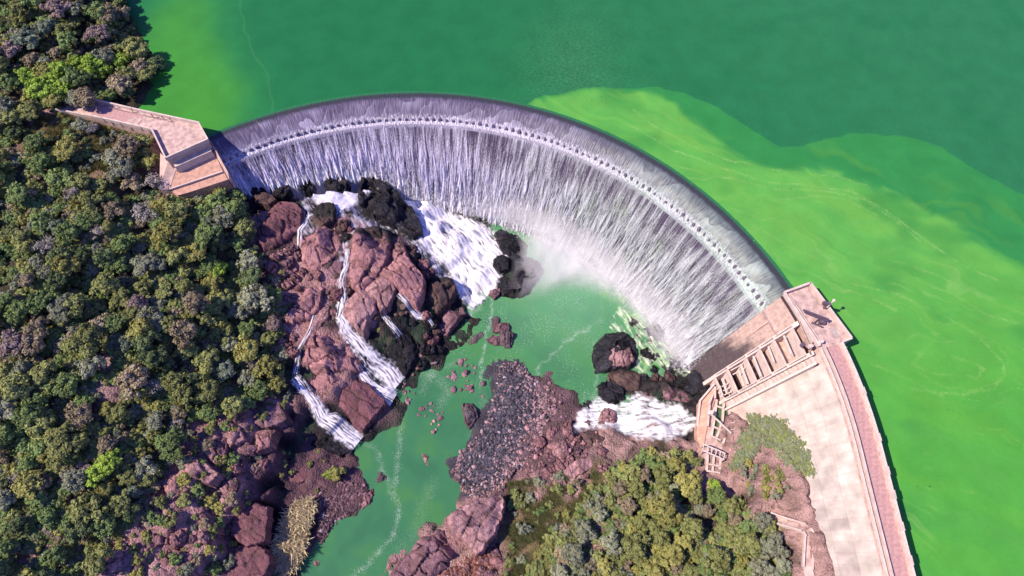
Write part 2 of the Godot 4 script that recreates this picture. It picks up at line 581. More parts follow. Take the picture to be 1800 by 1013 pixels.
func build_ground() -> void:
	# fine sheet over the valley, with a coarse skirt that carries on to the horizon
	var s := 0.5
	var nx := int((GNX - 2) / s)
	var nz := int((GNZ - 2) / s)
	var pts := PackedVector3Array()
	var cols := PackedColorArray()
	pts.resize(nx * nz)
	cols.resize(nx * nz)
	var soil := Color(0.36, 0.22, 0.2)
	for j in nz:
		for i in nx:
			var x := GX0 + 0.5 + i * s
			var z := GZ0 + 0.5 + j * s
			var c := ground_colour(x, z)
			var h := H(x, z)
			var rocky := sstep(0.0, 0.12, c.r - c.g)
			var big := n1.get_noise_2d(x * 0.09, z * 0.09)
			var cr := cell.get_noise_2d(x * 0.33, z * 0.33) + 1.0
			var lump := cellv.get_noise_2d(x * 0.33, z * 0.33)
			var jt := joints(Vector2(x, z), 3.0, 2.6, 0.6)
			var jw := maxf(rocky, sstep(0.06, 0.035, c.r) * 0.8 if h > 0.4 and h < 13.5 else 0.0)
			h += 0.35 * big + rocky * (0.5 * ridge.get_noise_2d(x * 0.10, z * 0.10) + 0.2 * lump) + jw * (0.5 * jt.x - 0.5 * jt.y) + 0.12 * n2.get_noise_2d(x * 0.6, z * 0.6)
			if c.b > 0.1 and c.r < 0.22:
				h += 0.15 * n2.get_noise_2d(x * 1.3, z * 1.3)
			c = c.lerp(Color(0.06, 0.04, 0.045), 0.7 * jt.y * rocky)
			var a := angle_of(x, z)
			if a > 68 and x > 20:
				h = minf(h, trimmed(x, z, h))
			var k := 1.0 + 0.45 * n2.get_noise_2d(x * 0.22, z * 0.22)
			c = Color(c.r * k, c.g * k, c.b * k)
			# litter and lichen on the rock, dry soil showing through the grass
			if c.r < 0.06 and c.r > 0.02 and h < 13.0:
				c = c.lerp(Color(0.05, 0.085, 0.055), 0.8 * sstep(0.0, 0.4, n1.get_noise_2d(x * 0.17 + 11, z * 0.17)))
			c = c.lerp(Color(0.16, 0.115, 0.1), 0.42 * sstep(0.15, 0.5, n1.get_noise_2d(x * 0.31 + 40, z * 0.31)))
			if c.g > 0.1 and c.b < 0.1:
				c = c.lerp(soil, 0.6 * sstep(0.15, 0.45, n1.get_noise_2d(x * 0.2 + 90, z * 0.2)))
			pts[j * nx + i] = Vector3(x, h, z)
			cols[j * nx + i] = c
	var o := put("ground", sheet(pts, cols, nx, nz), M.ground)
	tag(o, "uneven ground of pink rock, soil and dry grass below and beside the dam", "", "", "structure")
	# far country
	var far := PackedVector3Array()
	var fcol := PackedColorArray()
	var keep := PackedByteArray()
	var fn := 81
	for j in fn:
		for i in fn:
			var x := -1600.0 + 40.0 * i
			var z := -1600.0 + 40.0 * j
			var inside := x > GX0 + 25 and x < GX0 + GNX - 25 and z > GZ0 + 25 and z < GZ0 + GNZ - 25
			var edge := Vector2(maxf(maxf(GX0 - x, x - GX0 - GNX), 0), maxf(maxf(GZ0 - z, z - GZ0 - GNZ), 0)).length()
			var h := H(x, z) - 1.2 if edge < 60 else 8.0 + 26.0 * n1.get_noise_2d(x * 0.002, z * 0.002)
			if x > -60 and z < 40 and edge > 0:
				h = minf(h, 10)
			far.append(Vector3(x, h - (6.0 if inside else 0.0), z))
			fcol.append(Color(0.1, 0.085, 0.055))
			keep.append(0 if inside else 1)
	tag(put("far_ground", sheet(far, fcol, fn, fn, keep), M.ground), "brown country that carries on round the valley to the horizon", "", "", "structure")


# ---------------------------------------------------------------- the dam
const FOOT := [[-34.0, 15.8], [-29.8, 13.4], [-24.7, 12.5], [-14.5, 10.9], [-9.4, 9.2], [-5.0, 5.2], [-2.3, 3.0], [3.0, 0.6], [10.0, -0.8], [58.0, -0.8], [69.0, 1.0]]


func foot_h(a: float) -> float:
	for i in FOOT.size() - 1:
		if a <= FOOT[i + 1][0]:
			return lerpf(FOOT[i][1], FOOT[i + 1][1], clampf((a - FOOT[i][0]) / (FOOT[i + 1][0] - FOOT[i][0]), 0, 1))
	return 1.0


func crest_r(_a: float) -> float:
	return RAD


func build_spillway() -> void:
	var t := thing("spillway", "curved concrete spillway with a row of splitter blocks under the falling water", "dam spillway")
	var st := tool()
	var v := func(d, h): return Vector2(d, h)
	sweep(st, -33.2, 68.25, 130, crest_r, [v.call(-3, -8), v.call(-3, 22), v.call(-0.6, 23.6), v.call(0.6, 23.55), v.call(2, 23.05), v.call(3.5, 22.15), v.call(5.2, 20.5), v.call(6.1, 20.15), v.call(6.2, 20.0), v.call(21.5, -8)])
	put("wall", done(st), M.spillway_face, t)
	# splitter blocks, each wedge a piece of its own
	var blocks := []
	for k in 3:
		var b := tool()
		var w := 0.24 + 0.05 * k
		var hh := 0.58 + 0.12 * k
		var c := [Vector3(-w, -0.5, -0.75), Vector3(w, -0.5, -0.75), Vector3(w, -0.5, 0.5), Vector3(-w, -0.5, 0.5), Vector3(-w * 0.5, hh * 0.6, -0.5), Vector3(w * 0.5, hh * 0.6, -0.5), Vector3(w * 0.85, hh * 0.75, 0.42), Vector3(-w * 0.85, hh * 0.75, 0.42)]
		quad(b, c[4], c[5], c[6], c[7], Vector3.UP)
		quad(b, c[0], c[1], c[5], c[4], Vector3.FORWARD)
		quad(b, c[2], c[3], c[7], c[6], Vector3.BACK)
		quad(b, c[0], c[3], c[7], c[4], Vector3.LEFT)
		quad(b, c[1], c[2], c[6], c[5], Vector3.RIGHT)
		blocks.append(done(b))
	rng.seed = 5
	for i in 88:
		var a := -32.3 + i * 1.142
		var o := put("splitter_block", blocks[i % 3], M.block, t, polar(a, RAD - 5.0, weir_h(5.0)))
		o.rotation.y = -deg_to_rad(a + rng.randf_range(-3, 3))
		o.position.y -= rng.randf_range(0.0, 0.3) + (0.35 if rng.randf() < 0.15 else 0.0)
		o.scale = Vector3.ONE * rng.randf_range(0.8, 1.15)
	build_overflow()
	build_curtain()


func build_overflow() -> void:
	var na := 1300
	var nd := 44
	var pts := PackedVector3Array()
	var cols := PackedColorArray()
	for j in nd:
		var d := -1.4 + 8.0 * j / (nd - 1)
		for i in na:
			var a := lerpf(-33.0, 68.15, float(i) / (na - 1))
			var s := deg_to_rad(a) * RAD
			var along := float(i) / na
			var streak := n2.get_noise_2d(s * 2.6, d * 0.22) + 0.6 * n2.get_noise_2d(s * 6.0, d * 0.5)
			# slanting wavelets that run down the apron: a sharp front with a pale tail
			var w := s * 0.11 + d * 0.22 + 0.9 * n1.get_noise_2d(s * 0.12, d * 0.1 + 7)
			var saw := w - floorf(w)
			var front := sstep(0.0, 0.04, saw) * (1.0 - saw)
			var patch := 0.5 + 0.5 * n1.get_noise_2d(s * 0.07 + 30, d * 0.12)
			var f := -0.02 + 0.34 * streak + 1.15 * front * patch * patch + 0.12 * patch
			f = f * sstep(0.2, 1.8, d) * lerpf(1.0, 0.8, along) + 0.12 * sstep(2.0, 4.5, d)
			var dark := Color(0.085, 0.07, 0.125).lerp(Color(0.09, 0.11, 0.125), sstep(0.45, 0.85, along))
			var lit := Color(0.42, 0.39, 0.55).lerp(Color(0.4, 0.5, 0.48), sstep(0.45, 0.85, along))
			var c := dark.lerp(lit, clampf(f, 0, 1))
			c = c.lerp(Color(0.045, 0.05, 0.062), sstep(1.1, 0.2, d + 0.3 * n2.get_noise_2d(s * 0.5, 3)))  # dark band at the crest edge, a reflection put into the colour
			c = c.lerp(Color(0.03, 0.16, 0.07), sstep(-0.35, -1.0, d))
			# churned white water between and below the blocks
			var churn := n2.get_noise_2d(s * 1.7, d * 1.6) + 0.5 * n2.get_noise_2d(s * 4.5, d * 4.0)
			var band := sstep(4.1, 5.4, d + 0.7 * churn) * (1.0 - 0.6 * sstep(5.9, 6.5, d))
			var white := Color(0.66, 0.64, 0.76).lerp(Color(0.52, 0.66, 0.56), sstep(0.5, 0.8, along) * (0.5 + 0.5 * n1.get_noise_2d(s * 0.05, 70)))
			c = c.lerp(white, clampf(band * (0.62 + 0.75 * churn), 0, 1))
			var lift := 0.05 * streak + 0.22 * band * churn + 0.08 * front
			pts.append(polar(a, RAD - d, (weir_h(d) if d > 0 else 24.02) + lift + 0.12 * sstep(0, 1, d)))
			cols.append(c)
	var m := plain(Color.WHITE, 0.4, true)
	tag(put("overflow_water", sheet(pts, cols, na, nd), m), "thin lavender water sliding over the crest and its row of blocks", "water", "", "structure")


func build_curtain() -> void:
	for layer in 2:
		var na := 1500
		var nt := 120 if layer == 0 else 90
		var pts := PackedVector3Array()
		var cols := PackedColorArray()
		for j in nt:
			var t := 1.08 * j / (nt - 1)
			for i in na:
				var a := lerpf(-33.0, 68.0, float(i) / (na - 1))
				var along := float(i) / na
				var s := deg_to_rad(a) * RAD
				var low := foot_h(a)
				var y := lerpf(20.3, low, t)
				var fall := 20.3 - y
				var streak := n2.get_noise_2d(s * 1.7 + layer * 99, fall * 0.12)
				var fine := n2.get_noise_2d(s * 5.0, fall * 0.25 + layer * 31)
				var sway := s + 0.6 * n1.get_noise_2d(s * 0.2, fall * 0.1)
				var billow := n1.get_noise_2d(sway * 0.42 + layer * 13, fall * 0.20 + 3.0 * absf(n3.get_noise_1d(s * 0.3)))
				var lump := n1.get_noise_2d(sway * 0.6 + 17, fall * 0.3 + 1.4 * n3.get_noise_1d(s * 0.8) + layer * 7)
				var grain := n2.get_noise_2d(s * 4.4, fall * 1.5 + layer * 50)
				var deep := sstep(0.0, 0.75, t)
				var broad := n1.get_noise_2d(s * 0.55, fall * 0.05 + layer * 21)
				var cover := lerpf(0.47, 0.82, deep) + 0.36 * broad * (1.0 - 0.3 * t) + 0.36 * streak * (1.0 - 0.7 * t) + 0.16 * fine * (1.0 - 0.9 * t) + (0.18 + 0.4 * deep) * billow + 0.36 * lump * deep + 0.55 * grain * sstep(0.02, 0.15, t) * (1.0 - 0.8 * t)
				cover += 0.35 * sstep(0.72, 1.0, t) + 0.2 * sstep(0.05, 0.0, t)
				# thin places where the wet wall shows
				cover -= 0.26 * sstep(0.1, 0.5, n1.get_noise_2d(s * 0.06 + 5, fall * 0.05)) * (1.0 - deep)
				if layer == 1:
					cover = sstep(0.35, 1.1, cover - 0.12) * sstep(0.08, 0.4, t)
				else:
					cover = 0.97 * sstep(0.0, 1.12, cover)
				cover *= sstep(1.08, 0.98, t)
				var off := 0.35 + 0.25 * layer + 1.5 * t * (0.6 + 0.5 * layer) + 0.14 * streak * (1.0 + t) + 0.9 * billow * t + 0.4 * lump * deep
				var d := 6.15 + (20.3 - y) * 0.56 + off - 0.2
				pts.append(polar(a, RAD - d, y + 0.3 * lump * deep))
				var tint := Color(0.6, 0.57, 0.75).lerp(Color(0.46, 0.5, 0.53), sstep(0.3, 0.72, along))  # lavender of the shaded left end painted into the foam
				var worn := 1.0 + 0.3 * broad + 0.25 * billow
				tint = Color(tint.r * worn, tint.g * worn, tint.b * worn)
				tint = tint.lerp(Color(0.72, 0.73, 0.79), sstep(0.5, 1.0, t) * (0.75 + 0.5 * billow))
				var moss := sstep(0.3, 0.6, n1.get_noise_2d(s * 0.08 + 61, fall * 0.05)) * sstep(0.45, 0.7, along) * (1.0 - t)
				tint = tint.lerp(Color(0.42, 0.55, 0.38), 0.6 * moss)
				cols.append(Color(tint.r, tint.g, tint.b, clampf(cover, 0, 0.97)))
		var o := put("waterfall", sheet(pts, cols, na, nt), M.foam)
		tag(o, "tall white curtain of falling water along the curved dam face" if layer == 0 else "outer veil of loose white water in front of the falling curtain", "waterfall", "", "structure")


func lip_r(a: float) -> float:
	return wall_r(a)


func build_road_wall() -> void:
	var t := thing("dam_wall", "pale curved concrete dam wall carrying a narrow road beside the lake", "dam wall")
	var v := func(d, h): return Vector2(d, h)
	var a0 := 76.75
	var a1 := 122.0
	var st := tool()
	sweep(st, a0, a1, 50, lip_r, [v.call(0, -6), v.call(0, 27.36), v.call(4.7, 27.36), v.call(4.72, 27.0), v.call(4.75, 26.9), v.call(24.5, -6)])
	put("core", done(st), M.old_concrete, t)
	st = tool()
	sweep(st, a0 + 0.1, a1, 50, lip_r, [v.call(0.5, 27.37), v.call(0.5, 27.42), v.call(3.75, 27.42), v.call(3.75, 27.37)])
	put("road_surface", done(st), M.asphalt, t)
	st = tool()
	sweep(st, a0 + 0.1, a1, 60, lip_r, [v.call(-0.08, 27.0), v.call(-0.08, 28.35), v.call(0.32, 28.35), v.call(0.32, 27.38), v.call(0.32, 27.0)])
	put("parapet", done(st), M.white_paint, t)
	st = tool()
	sweep(st, a0 + 0.1, a1, 60, lip_r, [v.call(0.34, 27.37), v.call(0.34, 27.62), v.call(0.62, 27.62), v.call(0.62, 27.37)])
	put("kerb", done(st), M.old_concrete, t)
	st = tool()
	sweep(st, a0 + 0.1, a1, 60, lip_r, [v.call(3.6, 27.37), v.call(3.6, 28.2), v.call(3.9, 28.2), v.call(3.9, 27.37)])
	put("parapet", done(st), M.concrete, t)
	st = tool()
	sweep(st, a0 + 0.1, a1, 60, lip_r, [v.call(4.3, 27.3), v.call(4.3, 27.85), v.call(4.62, 27.85), v.call(4.62, 27.3)])
	put("kerb", done(st), M.white_paint, t)
	# niches that step out of the lakeside parapet
	for a in [83.2, 88.8, 92.6, 95.2, 98.5, 101.8, 106.0]:
		st = tool()
		sweep(st, a - 0.45, a + 0.45, 2, lip_r, [v.call(-0.22, 26.6), v.call(-0.22, 28.42), v.call(0.45, 28.42), v.call(0.45, 26.6)])
		put("parapet_pier", done(st), M.concrete, t)
	# the downstream face: cast panels with open joints
	rng.seed = 71
	var rows := 9
	for j in rows:
		var d0 := 4.8 + 2.05 * j
		var d1 := d0 + 2.025
		for k in 25:
			var b0 := 78.75 + k * 1.27
			if b0 > 121:
				continue
			var b1 := b0 + 1.256
			st = tool()
			var e := rng.randf_range(0.045, 0.065)
			var tone := rng.randf_range(0.92, 1.03)
			var low := sstep(6.5, 0.5, (26.9 - (d1 - 4.75) / 0.6) - toe_h(b0))
			var stain: float = low * clampf(0.3 + 0.5 * n1.get_noise_2d(b0 * 0.6, j), 0, 0.5) * sstep(88, 96, b0)
			var rosy := low * 0.7 * sstep(92, 84, b0)
			var c := Color(tone, tone * 0.99, tone * 0.98).lerp(Color(0.56, 0.5, 0.58), stain).lerp(Color(0.97, 0.83, 0.79), rosy)
			var ha := 26.9 - (d0 - 4.75) / 0.6
			var hb := 26.9 - (d1 - 4.75) / 0.6
			sweep(st, b0, b1, 2, lip_r, [v.call(d0, ha), v.call(d0 + e, ha + e * 0.6), v.call(d1 + e, hb + e * 0.6), v.call(d1, hb)], c)
			put("panel", done(st), M.wall, t)


# the gate tower at the end of the spillway and the stepped outlet bays on its slope
func build_outlet_tower() -> void:
	var t := thing("gate_tower", "square pink concrete gate tower deck at the lakeside end of the road wall", "tower")
	var v := func(d, h): return Vector2(d, h)
	var flat := func(_a): return 85.3
	var core := PackedVector2Array([Vector2(55.2, -63.8), Vector2(61.0, -66.1), Vector2(66.6, -53.7), Vector2(64.6, -53.0), Vector2(59.9, -51.9)])
	var st := tool()
	prism(st, core, -6, 27.3)
	put("tower_body", done(st), M.old_concrete, t)
	st = tool()
	prism(st, PackedVector2Array([Vector2(55.5, -63.6), Vector2(60.8, -65.6), Vector2(66.1, -53.9), Vector2(64.5, -53.3), Vector2(60.1, -52.2)]), 27.2, 27.42)
	put("deck", done(st), M.old_concrete, t)
	for e in [[55.3, -63.9, 61.0, -66.05], [60.95, -66.1, 66.5, -53.8], [66.55, -53.75, 64.7, -53.05]]:
		st = tool()
		bar(st, Vector3(e[0], 27.35, e[1]), Vector3(e[2], 27.35, e[3]), 0.42, 0.85)
		put("parapet", done(st), M.concrete, t)
	for e in [[55.35, -63.65, 59.95, -52.1, 0.55, 0.75], [56.2, -63.4, 60.6, -52.6, 0.2, 0.5]]:
		st = tool()
		bar(st, Vector3(e[0], 27.35, e[1]), Vector3(e[2], 27.35, e[3]), e[4], e[5])
		put("parapet", done(st), M.concrete, t)
	for g in [[[822, 308], [850, 300], [912, 438], [884, 450]], [[1000, 352], [1034, 345], [1078, 402], [1044, 414]]]:
		var poly := PackedVector2Array()
		for q in g:
			var z := zpx("bay", q[0], q[1])
			var p := P(z.x, z.y, 27.5)
			poly.append(Vector2(p.x, p.z))
		st = tool()
		prism(st, poly, 27.3, 27.46)
		var grate := put("deck_grate", done(st), M.steel, t)
		for k in 6:
			var f := (k + 0.5) / 6.0
			var a := poly[0].lerp(poly[1], f)
			var b := poly[3].lerp(poly[2], f)
			var s2 := tool()
			bar(s2, Vector3(a.x, 27.465, a.y), Vector3(b.x, 27.465, b.y), 0.07, 0.09)
			put("slat", done(s2), M.white_paint, grate)
	# face wall between the falling water and the bays
	st = tool()
	sweep(st, 68.3, 72.6, 6, flat, [v.call(0.0, 26.9), v.call(0.0, -6), v.call(19.4, -6), v.call(0.3, 26.3)])
	put("training_wall", done(st), M.wet_shade_wall, t)
	# its cast face, painted dark below for wet and for a band of shadow
	var pts := PackedVector3Array()
	var cols := PackedColorArray()
	for j in 110:
		var d := 0.35 + 19.0 * j / 109.0
		for i in 34:
			var a := lerpf(68.28, 72.6, i / 33.0)
			var s := deg_to_rad(a) * 85.0
			var wet := sstep(-1.6, 1.6, d - 6.9 - 0.9 * (70.6 - a) + 1.6 * n1.get_noise_2d(s * 0.35, d * 0.25) + 0.8 * n2.get_noise_2d(s * 2.2, d * 0.3))
			var streak := 0.25 * n2.get_noise_2d(s * 2.6, d * 0.12)
			var c := Color(0.68, 0.48, 0.41).lerp(Color(0.52, 0.39, 0.36), clampf(0.4 + streak * 2.0, 0, 1)).lerp(Color(0.075, 0.062, 0.075), wet * 0.92)
			cols.append(c)
			pts.append(polar(a, 85.3 - d, 26.46 - (d - 0.35) * 1.7 + 0.05))
	put("face", sheet(pts, cols, 34, 110), M.stained_face, t)
	st = tool()
	sweep(st, 68.4, 72.5, 5, flat, [v.call(2.4, 22.9), v.call(2.4, 22.6), v.call(3.1, 21.5), v.call(3.3, 22.9)])
	put("ledge", done(st), M.old_concrete, t)
	st = tool()
	sweep(st, 70.0, 70.25, 1, flat, [v.call(2.6, 22.6), v.call(5.2, 17.9), v.call(5.6, 18.2), v.call(3.0, 23.0)])
	put("ledge", done(st), M.old_concrete, t)

	var w := thing("outlet_works", "stepped row of open concrete outlet bays climbing the dam face", "outlet works")
	var tops := [24.9, 20.7, 17.3, 13.9, 9.2, 5.8]
	var slope := func(h): return (26.5 - h) * 0.6
	st = tool()
	sweep(st, 72.4, 78.7, 6, flat, [v.call(0.0, 17.0), v.call(0.0, -8), v.call(15.5, -8), v.call(2.3, 13.4)])
	put("bay_base", done(st), M.old_concrete, w)
	for side in [[72.35, 72.95], [76.85, 77.4]]:
		st = tool()
		var s0: float = side[0]
		var s1: float = side[1]
		var prof := [v.call(0.2, 27.1), v.call(0.2, 14.0), v.call(14.5, -5.0), v.call(14.5, 3.4)]
		for k in range(tops.size() - 1, -1, -1):
			prof.append(v.call(slope.call(tops[k]) + 0.5, tops[k] + 0.35))
			if k > 0:
				prof.append(v.call(slope.call(tops[k]) + 0.3, tops[k] + 1.1))
		sweep(st, s0, s1, 1, flat, prof)
		put("side_wall", done(st), M.concrete, w)
	for k in tops.size():
		var d: float = slope.call(tops[k])
		st = tool()
		sweep(st, 72.9, 76.9, 3, flat, [v.call(d - 0.05, tops[k] + 0.75), v.call(d - 0.05, tops[k] - 9.5), v.call(d + 0.36, tops[k] - 9.5), v.call(d + 0.36, tops[k] + 0.75)])
		put("cross_wall", done(st), M.concrete, w)
		if k + 1 < tops.size():
			var d2: float = slope.call(tops[k + 1])
			var fl: float = tops[k + 1] - (1.0 if k == 0 else 3.4)
			st = tool()
			sweep(st, 72.9, 76.9, 3, flat, [v.call(d + 0.3, fl), v.call(d + 0.3, fl - 1.5), v.call(d2 + 0.1, fl - 1.5), v.call(d2 + 0.1, fl)])
			put("bay_floor", done(st), [M.old_concrete, M.old_concrete, M.bay_shade, M.wet_shade_wall, M.bay_shade][k], w)  # lower bays get dark colours to stand for their shade
	for side in [72.65, 77.1]:
		for k in tops.size() - 1:
			var h0: float = tops[k] + 1.15
			var h1: float = tops[k + 1] + 1.4
			st = tool()
			bar(st, polar(side, 85.3 - slope.call(tops[k]) - 0.45, h0 + 0.2), polar(side, 85.3 - slope.call(tops[k + 1]), h1 + 0.2), 0.09, 0.09)
			put("hand_rail", done(st), M.steel, w)
	# steps of the stair outside the right-hand wall
	for k in 22:
		var h := 25.6 - k * 0.92
		var d: float = slope.call(h) + 0.1
		st = tool()
		sweep(st, 77.45, 78.35, 1, flat, [v.call(d - 0.7, h + 0.4), v.call(d - 0.7, h - 1.2), v.call(d + 0.1, h - 1.2), v.call(d + 0.1, h + 0.4)], Color.WHITE.darkened(0.1 * (k % 2)))
		put("stair_step", done(st), M.concrete, w)
	st = tool()
	sweep(st, 78.4, 78.72, 1, flat, [v.call(0.6, 27.2), v.call(0.6, 20), v.call(15, -3), v.call(13.3, 5.2)])
	put("stair_wall", done(st), M.white_paint, w)
	# beams and pipes inside the bays
	var beams := [[4, 73.6, 76.5, 1.4, 0.35], [4, 74.8, 76.8, 2.6, 0.3], [3, 73.2, 76.6, 1.0, 0.4], [3, 74.0, 76.8, 2.0, 0.3], [2, 73.2, 76.6, 1.2, 0.35], [1, 73.1, 75.6, 0.9, 0.3], [0, 73.1, 76.0, 1.5, 0.3]]
	for b in beams:
		var h: float = tops[b[0]] - 0.5
		var d: float = slope.call(tops[b[0]]) + b[3]
		st = tool()
		bar(st, polar(b[1], 85.3 - d, h - 0.9), polar(b[2], 85.3 - d - 0.4, h - 0.9), b[4], b[4])
		put("beam", done(st), M.white_paint, w)
	for k in 5:
		st = tool()
		var d: float = slope.call(tops[3 if k < 2 else 4]) + 0.6
		var a := 73.3 + 0.75 * k
		bar(st, polar(a, 85.3 - d, tops[3 if k < 2 else 4] - 0.9), polar(a + 0.15, 85.3 - d - 2.4, tops[3 if k < 2 else 4] - 2.6), 0.22, 0.22)
		put("strut", done(st), M.concrete, w)
	for q in [[1, 74.6, 1.0], [2, 75.4, 1.0], [2, 74.2, 0.9]]:
		st = tool()
		var d: float = slope.call(tops[q[0]]) + q[2]
		var fl: float = tops[q[0] + 1] - 2.6
		rod(st, polar(q[1], 85.3 - d, fl), polar(q[1], 85.3 - d, fl + 1.7), 0.42, Color.WHITE, 10)
		rod(st, polar(q[1], 85.3 - d, fl + 1.2), polar(q[1] + 0.6, 85.3 - d - 0.6, fl + 1.2), 0.22, Color.WHITE, 8)
		put("valve", done(st), M.steel, w)
	for q in [[77.0, 25.4], [77.0, 21.4], [77.0, 15.0], [77.1, 10.6]]:
		st = tool()
		var d: float = slope.call(q[1]) - 0.3
		bar(st, polar(q[0] - 0.2, 85.3 - d, q[1] + 0.4), polar(q[0] + 0.25, 85.3 - d, q[1] + 0.4), 0.6, 0.9)
		put("valve_box", done(st), M.steel, w)


func zbar(st: SurfaceTool, zoom: String, x0: float, y0: float, x1: float, y1: float, h0: float, h1: float, w: float, t: float) -> void:
	var a := zpx(zoom, x0, y0)
	var b := zpx(zoom, x1, y1)
	bar(st, P(a.x, a.y, h0), P(b.x, b.y, h1), w, t)


func zrod(st: SurfaceTool, zoom: String, x0: float, y0: float, x1: float, y1: float, h0: float, h1: float, r: float) -> void:
	var a := zpx(zoom, x0, y0)
	var b := zpx(zoom, x1, y1)
	rod(st, P(a.x, a.y, h0), P(b.x, b.y, h1), r, Color.WHITE, 8)


func zprism(zoom: String, pts: Array, y0: float, y1: float, tops: Array = []) -> ArrayMesh:
	var st := tool()
	var poly := PackedVector2Array()
	for i in range(0, pts.size(), 2):
		var q := zpx(zoom, pts[i], pts[i + 1])
		var p := P(q.x, q.y, tops[i / 2] if tops.size() else y1)
		poly.append(Vector2(p.x, p.z))
	prism(st, poly, y0, y1, Color.WHITE, tops)
	return done(st)


func build_deck_gear() -> void:
	var t := thing("hoist", "dark steel lifting beam on a small frame in the middle of the gate tower deck", "hoist")
	var st := tool()
	zbar(st, "bay", 838, 238, 1002, 300, 28.6, 28.6, 0.32, 0.35)
	put("lifting_beam", done(st), M.steel, t)
	st = tool()
	zbar(st, "bay", 846, 248, 1000, 306, 28.2, 28.2, 0.5, 0.12)
	put("beam_flange", done(st), M.steel, t)
	for q in [[905, 322, 945, 285], [925, 335, 965, 300], [890, 318, 962, 350]]:
		st = tool()
		zbar(st, "bay", q[0], q[1], q[2], q[3], 27.45, 27.45, 0.14, 0.45)
		put("frame", done(st), M.steel, t)
	for q in [[930, 300], [965, 312], [945, 335], [985, 300]]:
		st = tool()
		zrod(st, "bay", q[0], q[1], q[0], q[1] - 4, 27.4, 28.6, 0.1)
		put("leg", done(st), M.steel, t)
	st = tool()
	zbar(st, "bay", 935, 318, 972, 326, 27.45, 27.45, 0.7, 0.8)
	put("motor_box", done(st), M.steel, t)
	t = thing("mast_lamp", "white lamp globe on a slanting arm out over the lake from a small grey stand", "lamp")
	st = tool()
	zbar(st, "bay", 958, 196, 1008, 208, 28.2, 28.2, 0.5, 0.9)
	put("stand", done(st), M.steel, t)
	st = tool()
	zbar(st, "bay", 965, 222, 998, 226, 27.5, 27.5, 0.5, 0.5)
	put("base", done(st), M.steel, t)
	st = tool()
	zrod(st, "bay", 990, 222, 1030, 180, 28.4, 29.3, 0.09)
	put("arm", done(st), M.white_paint, t)
	var s := SphereMesh.new()
	s.radius = 0.34
	s.height = 0.62
	s.radial_segments = 20
	s.rings = 10
	var q := zpx("bay", 1036, 175)
	put("globe", s, M.white_paint, t, P(q.x, q.y, 29.4))
	t = thing("white_post", "short white bollard with a round cap where the road meets the tower", "bollard")
	q = zpx("bay", 945, 448)
	var p := P(q.x, q.y, 27.4)
	st = tool()
	rod(st, p, p + Vector3(0, 1.0, 0), 0.28, Color.WHITE, 10)
	put("post", done(st), M.white_paint, t)
	st = tool()
	rod(st, p + Vector3(0, 1.0, 0), p + Vector3(0, 1.15, 0), 0.38, Color.WHITE, 10)
	put("cap", done(st), M.white_paint, t)
	for k in 3:
		var b := thing("cabinet", ["grey control box beside the white bollard", "small pale control box at the top of the stair", "low dark box on the tower corner above the bays"][k], "control box")
		q = zpx("bay", [925, 868, 820][k], [455, 478, 468][k])
		st = tool()
		p = P(q.x, q.y, 27.3 if k < 2 else 26.6)
		bar(st, p, p + Vector3(0.7, 0, -0.3), 0.6, 0.8)
		put("box", done(st), M.concrete if k < 2 else M.steel, b)
		st = tool()
		bar(st, p + Vector3(-0.05, 0.81, 0.02), p + Vector3(0.75, 0.81, -0.32), 0.7, 0.07)
		put("lid", done(st), M.white_paint if k < 2 else M.steel, b)


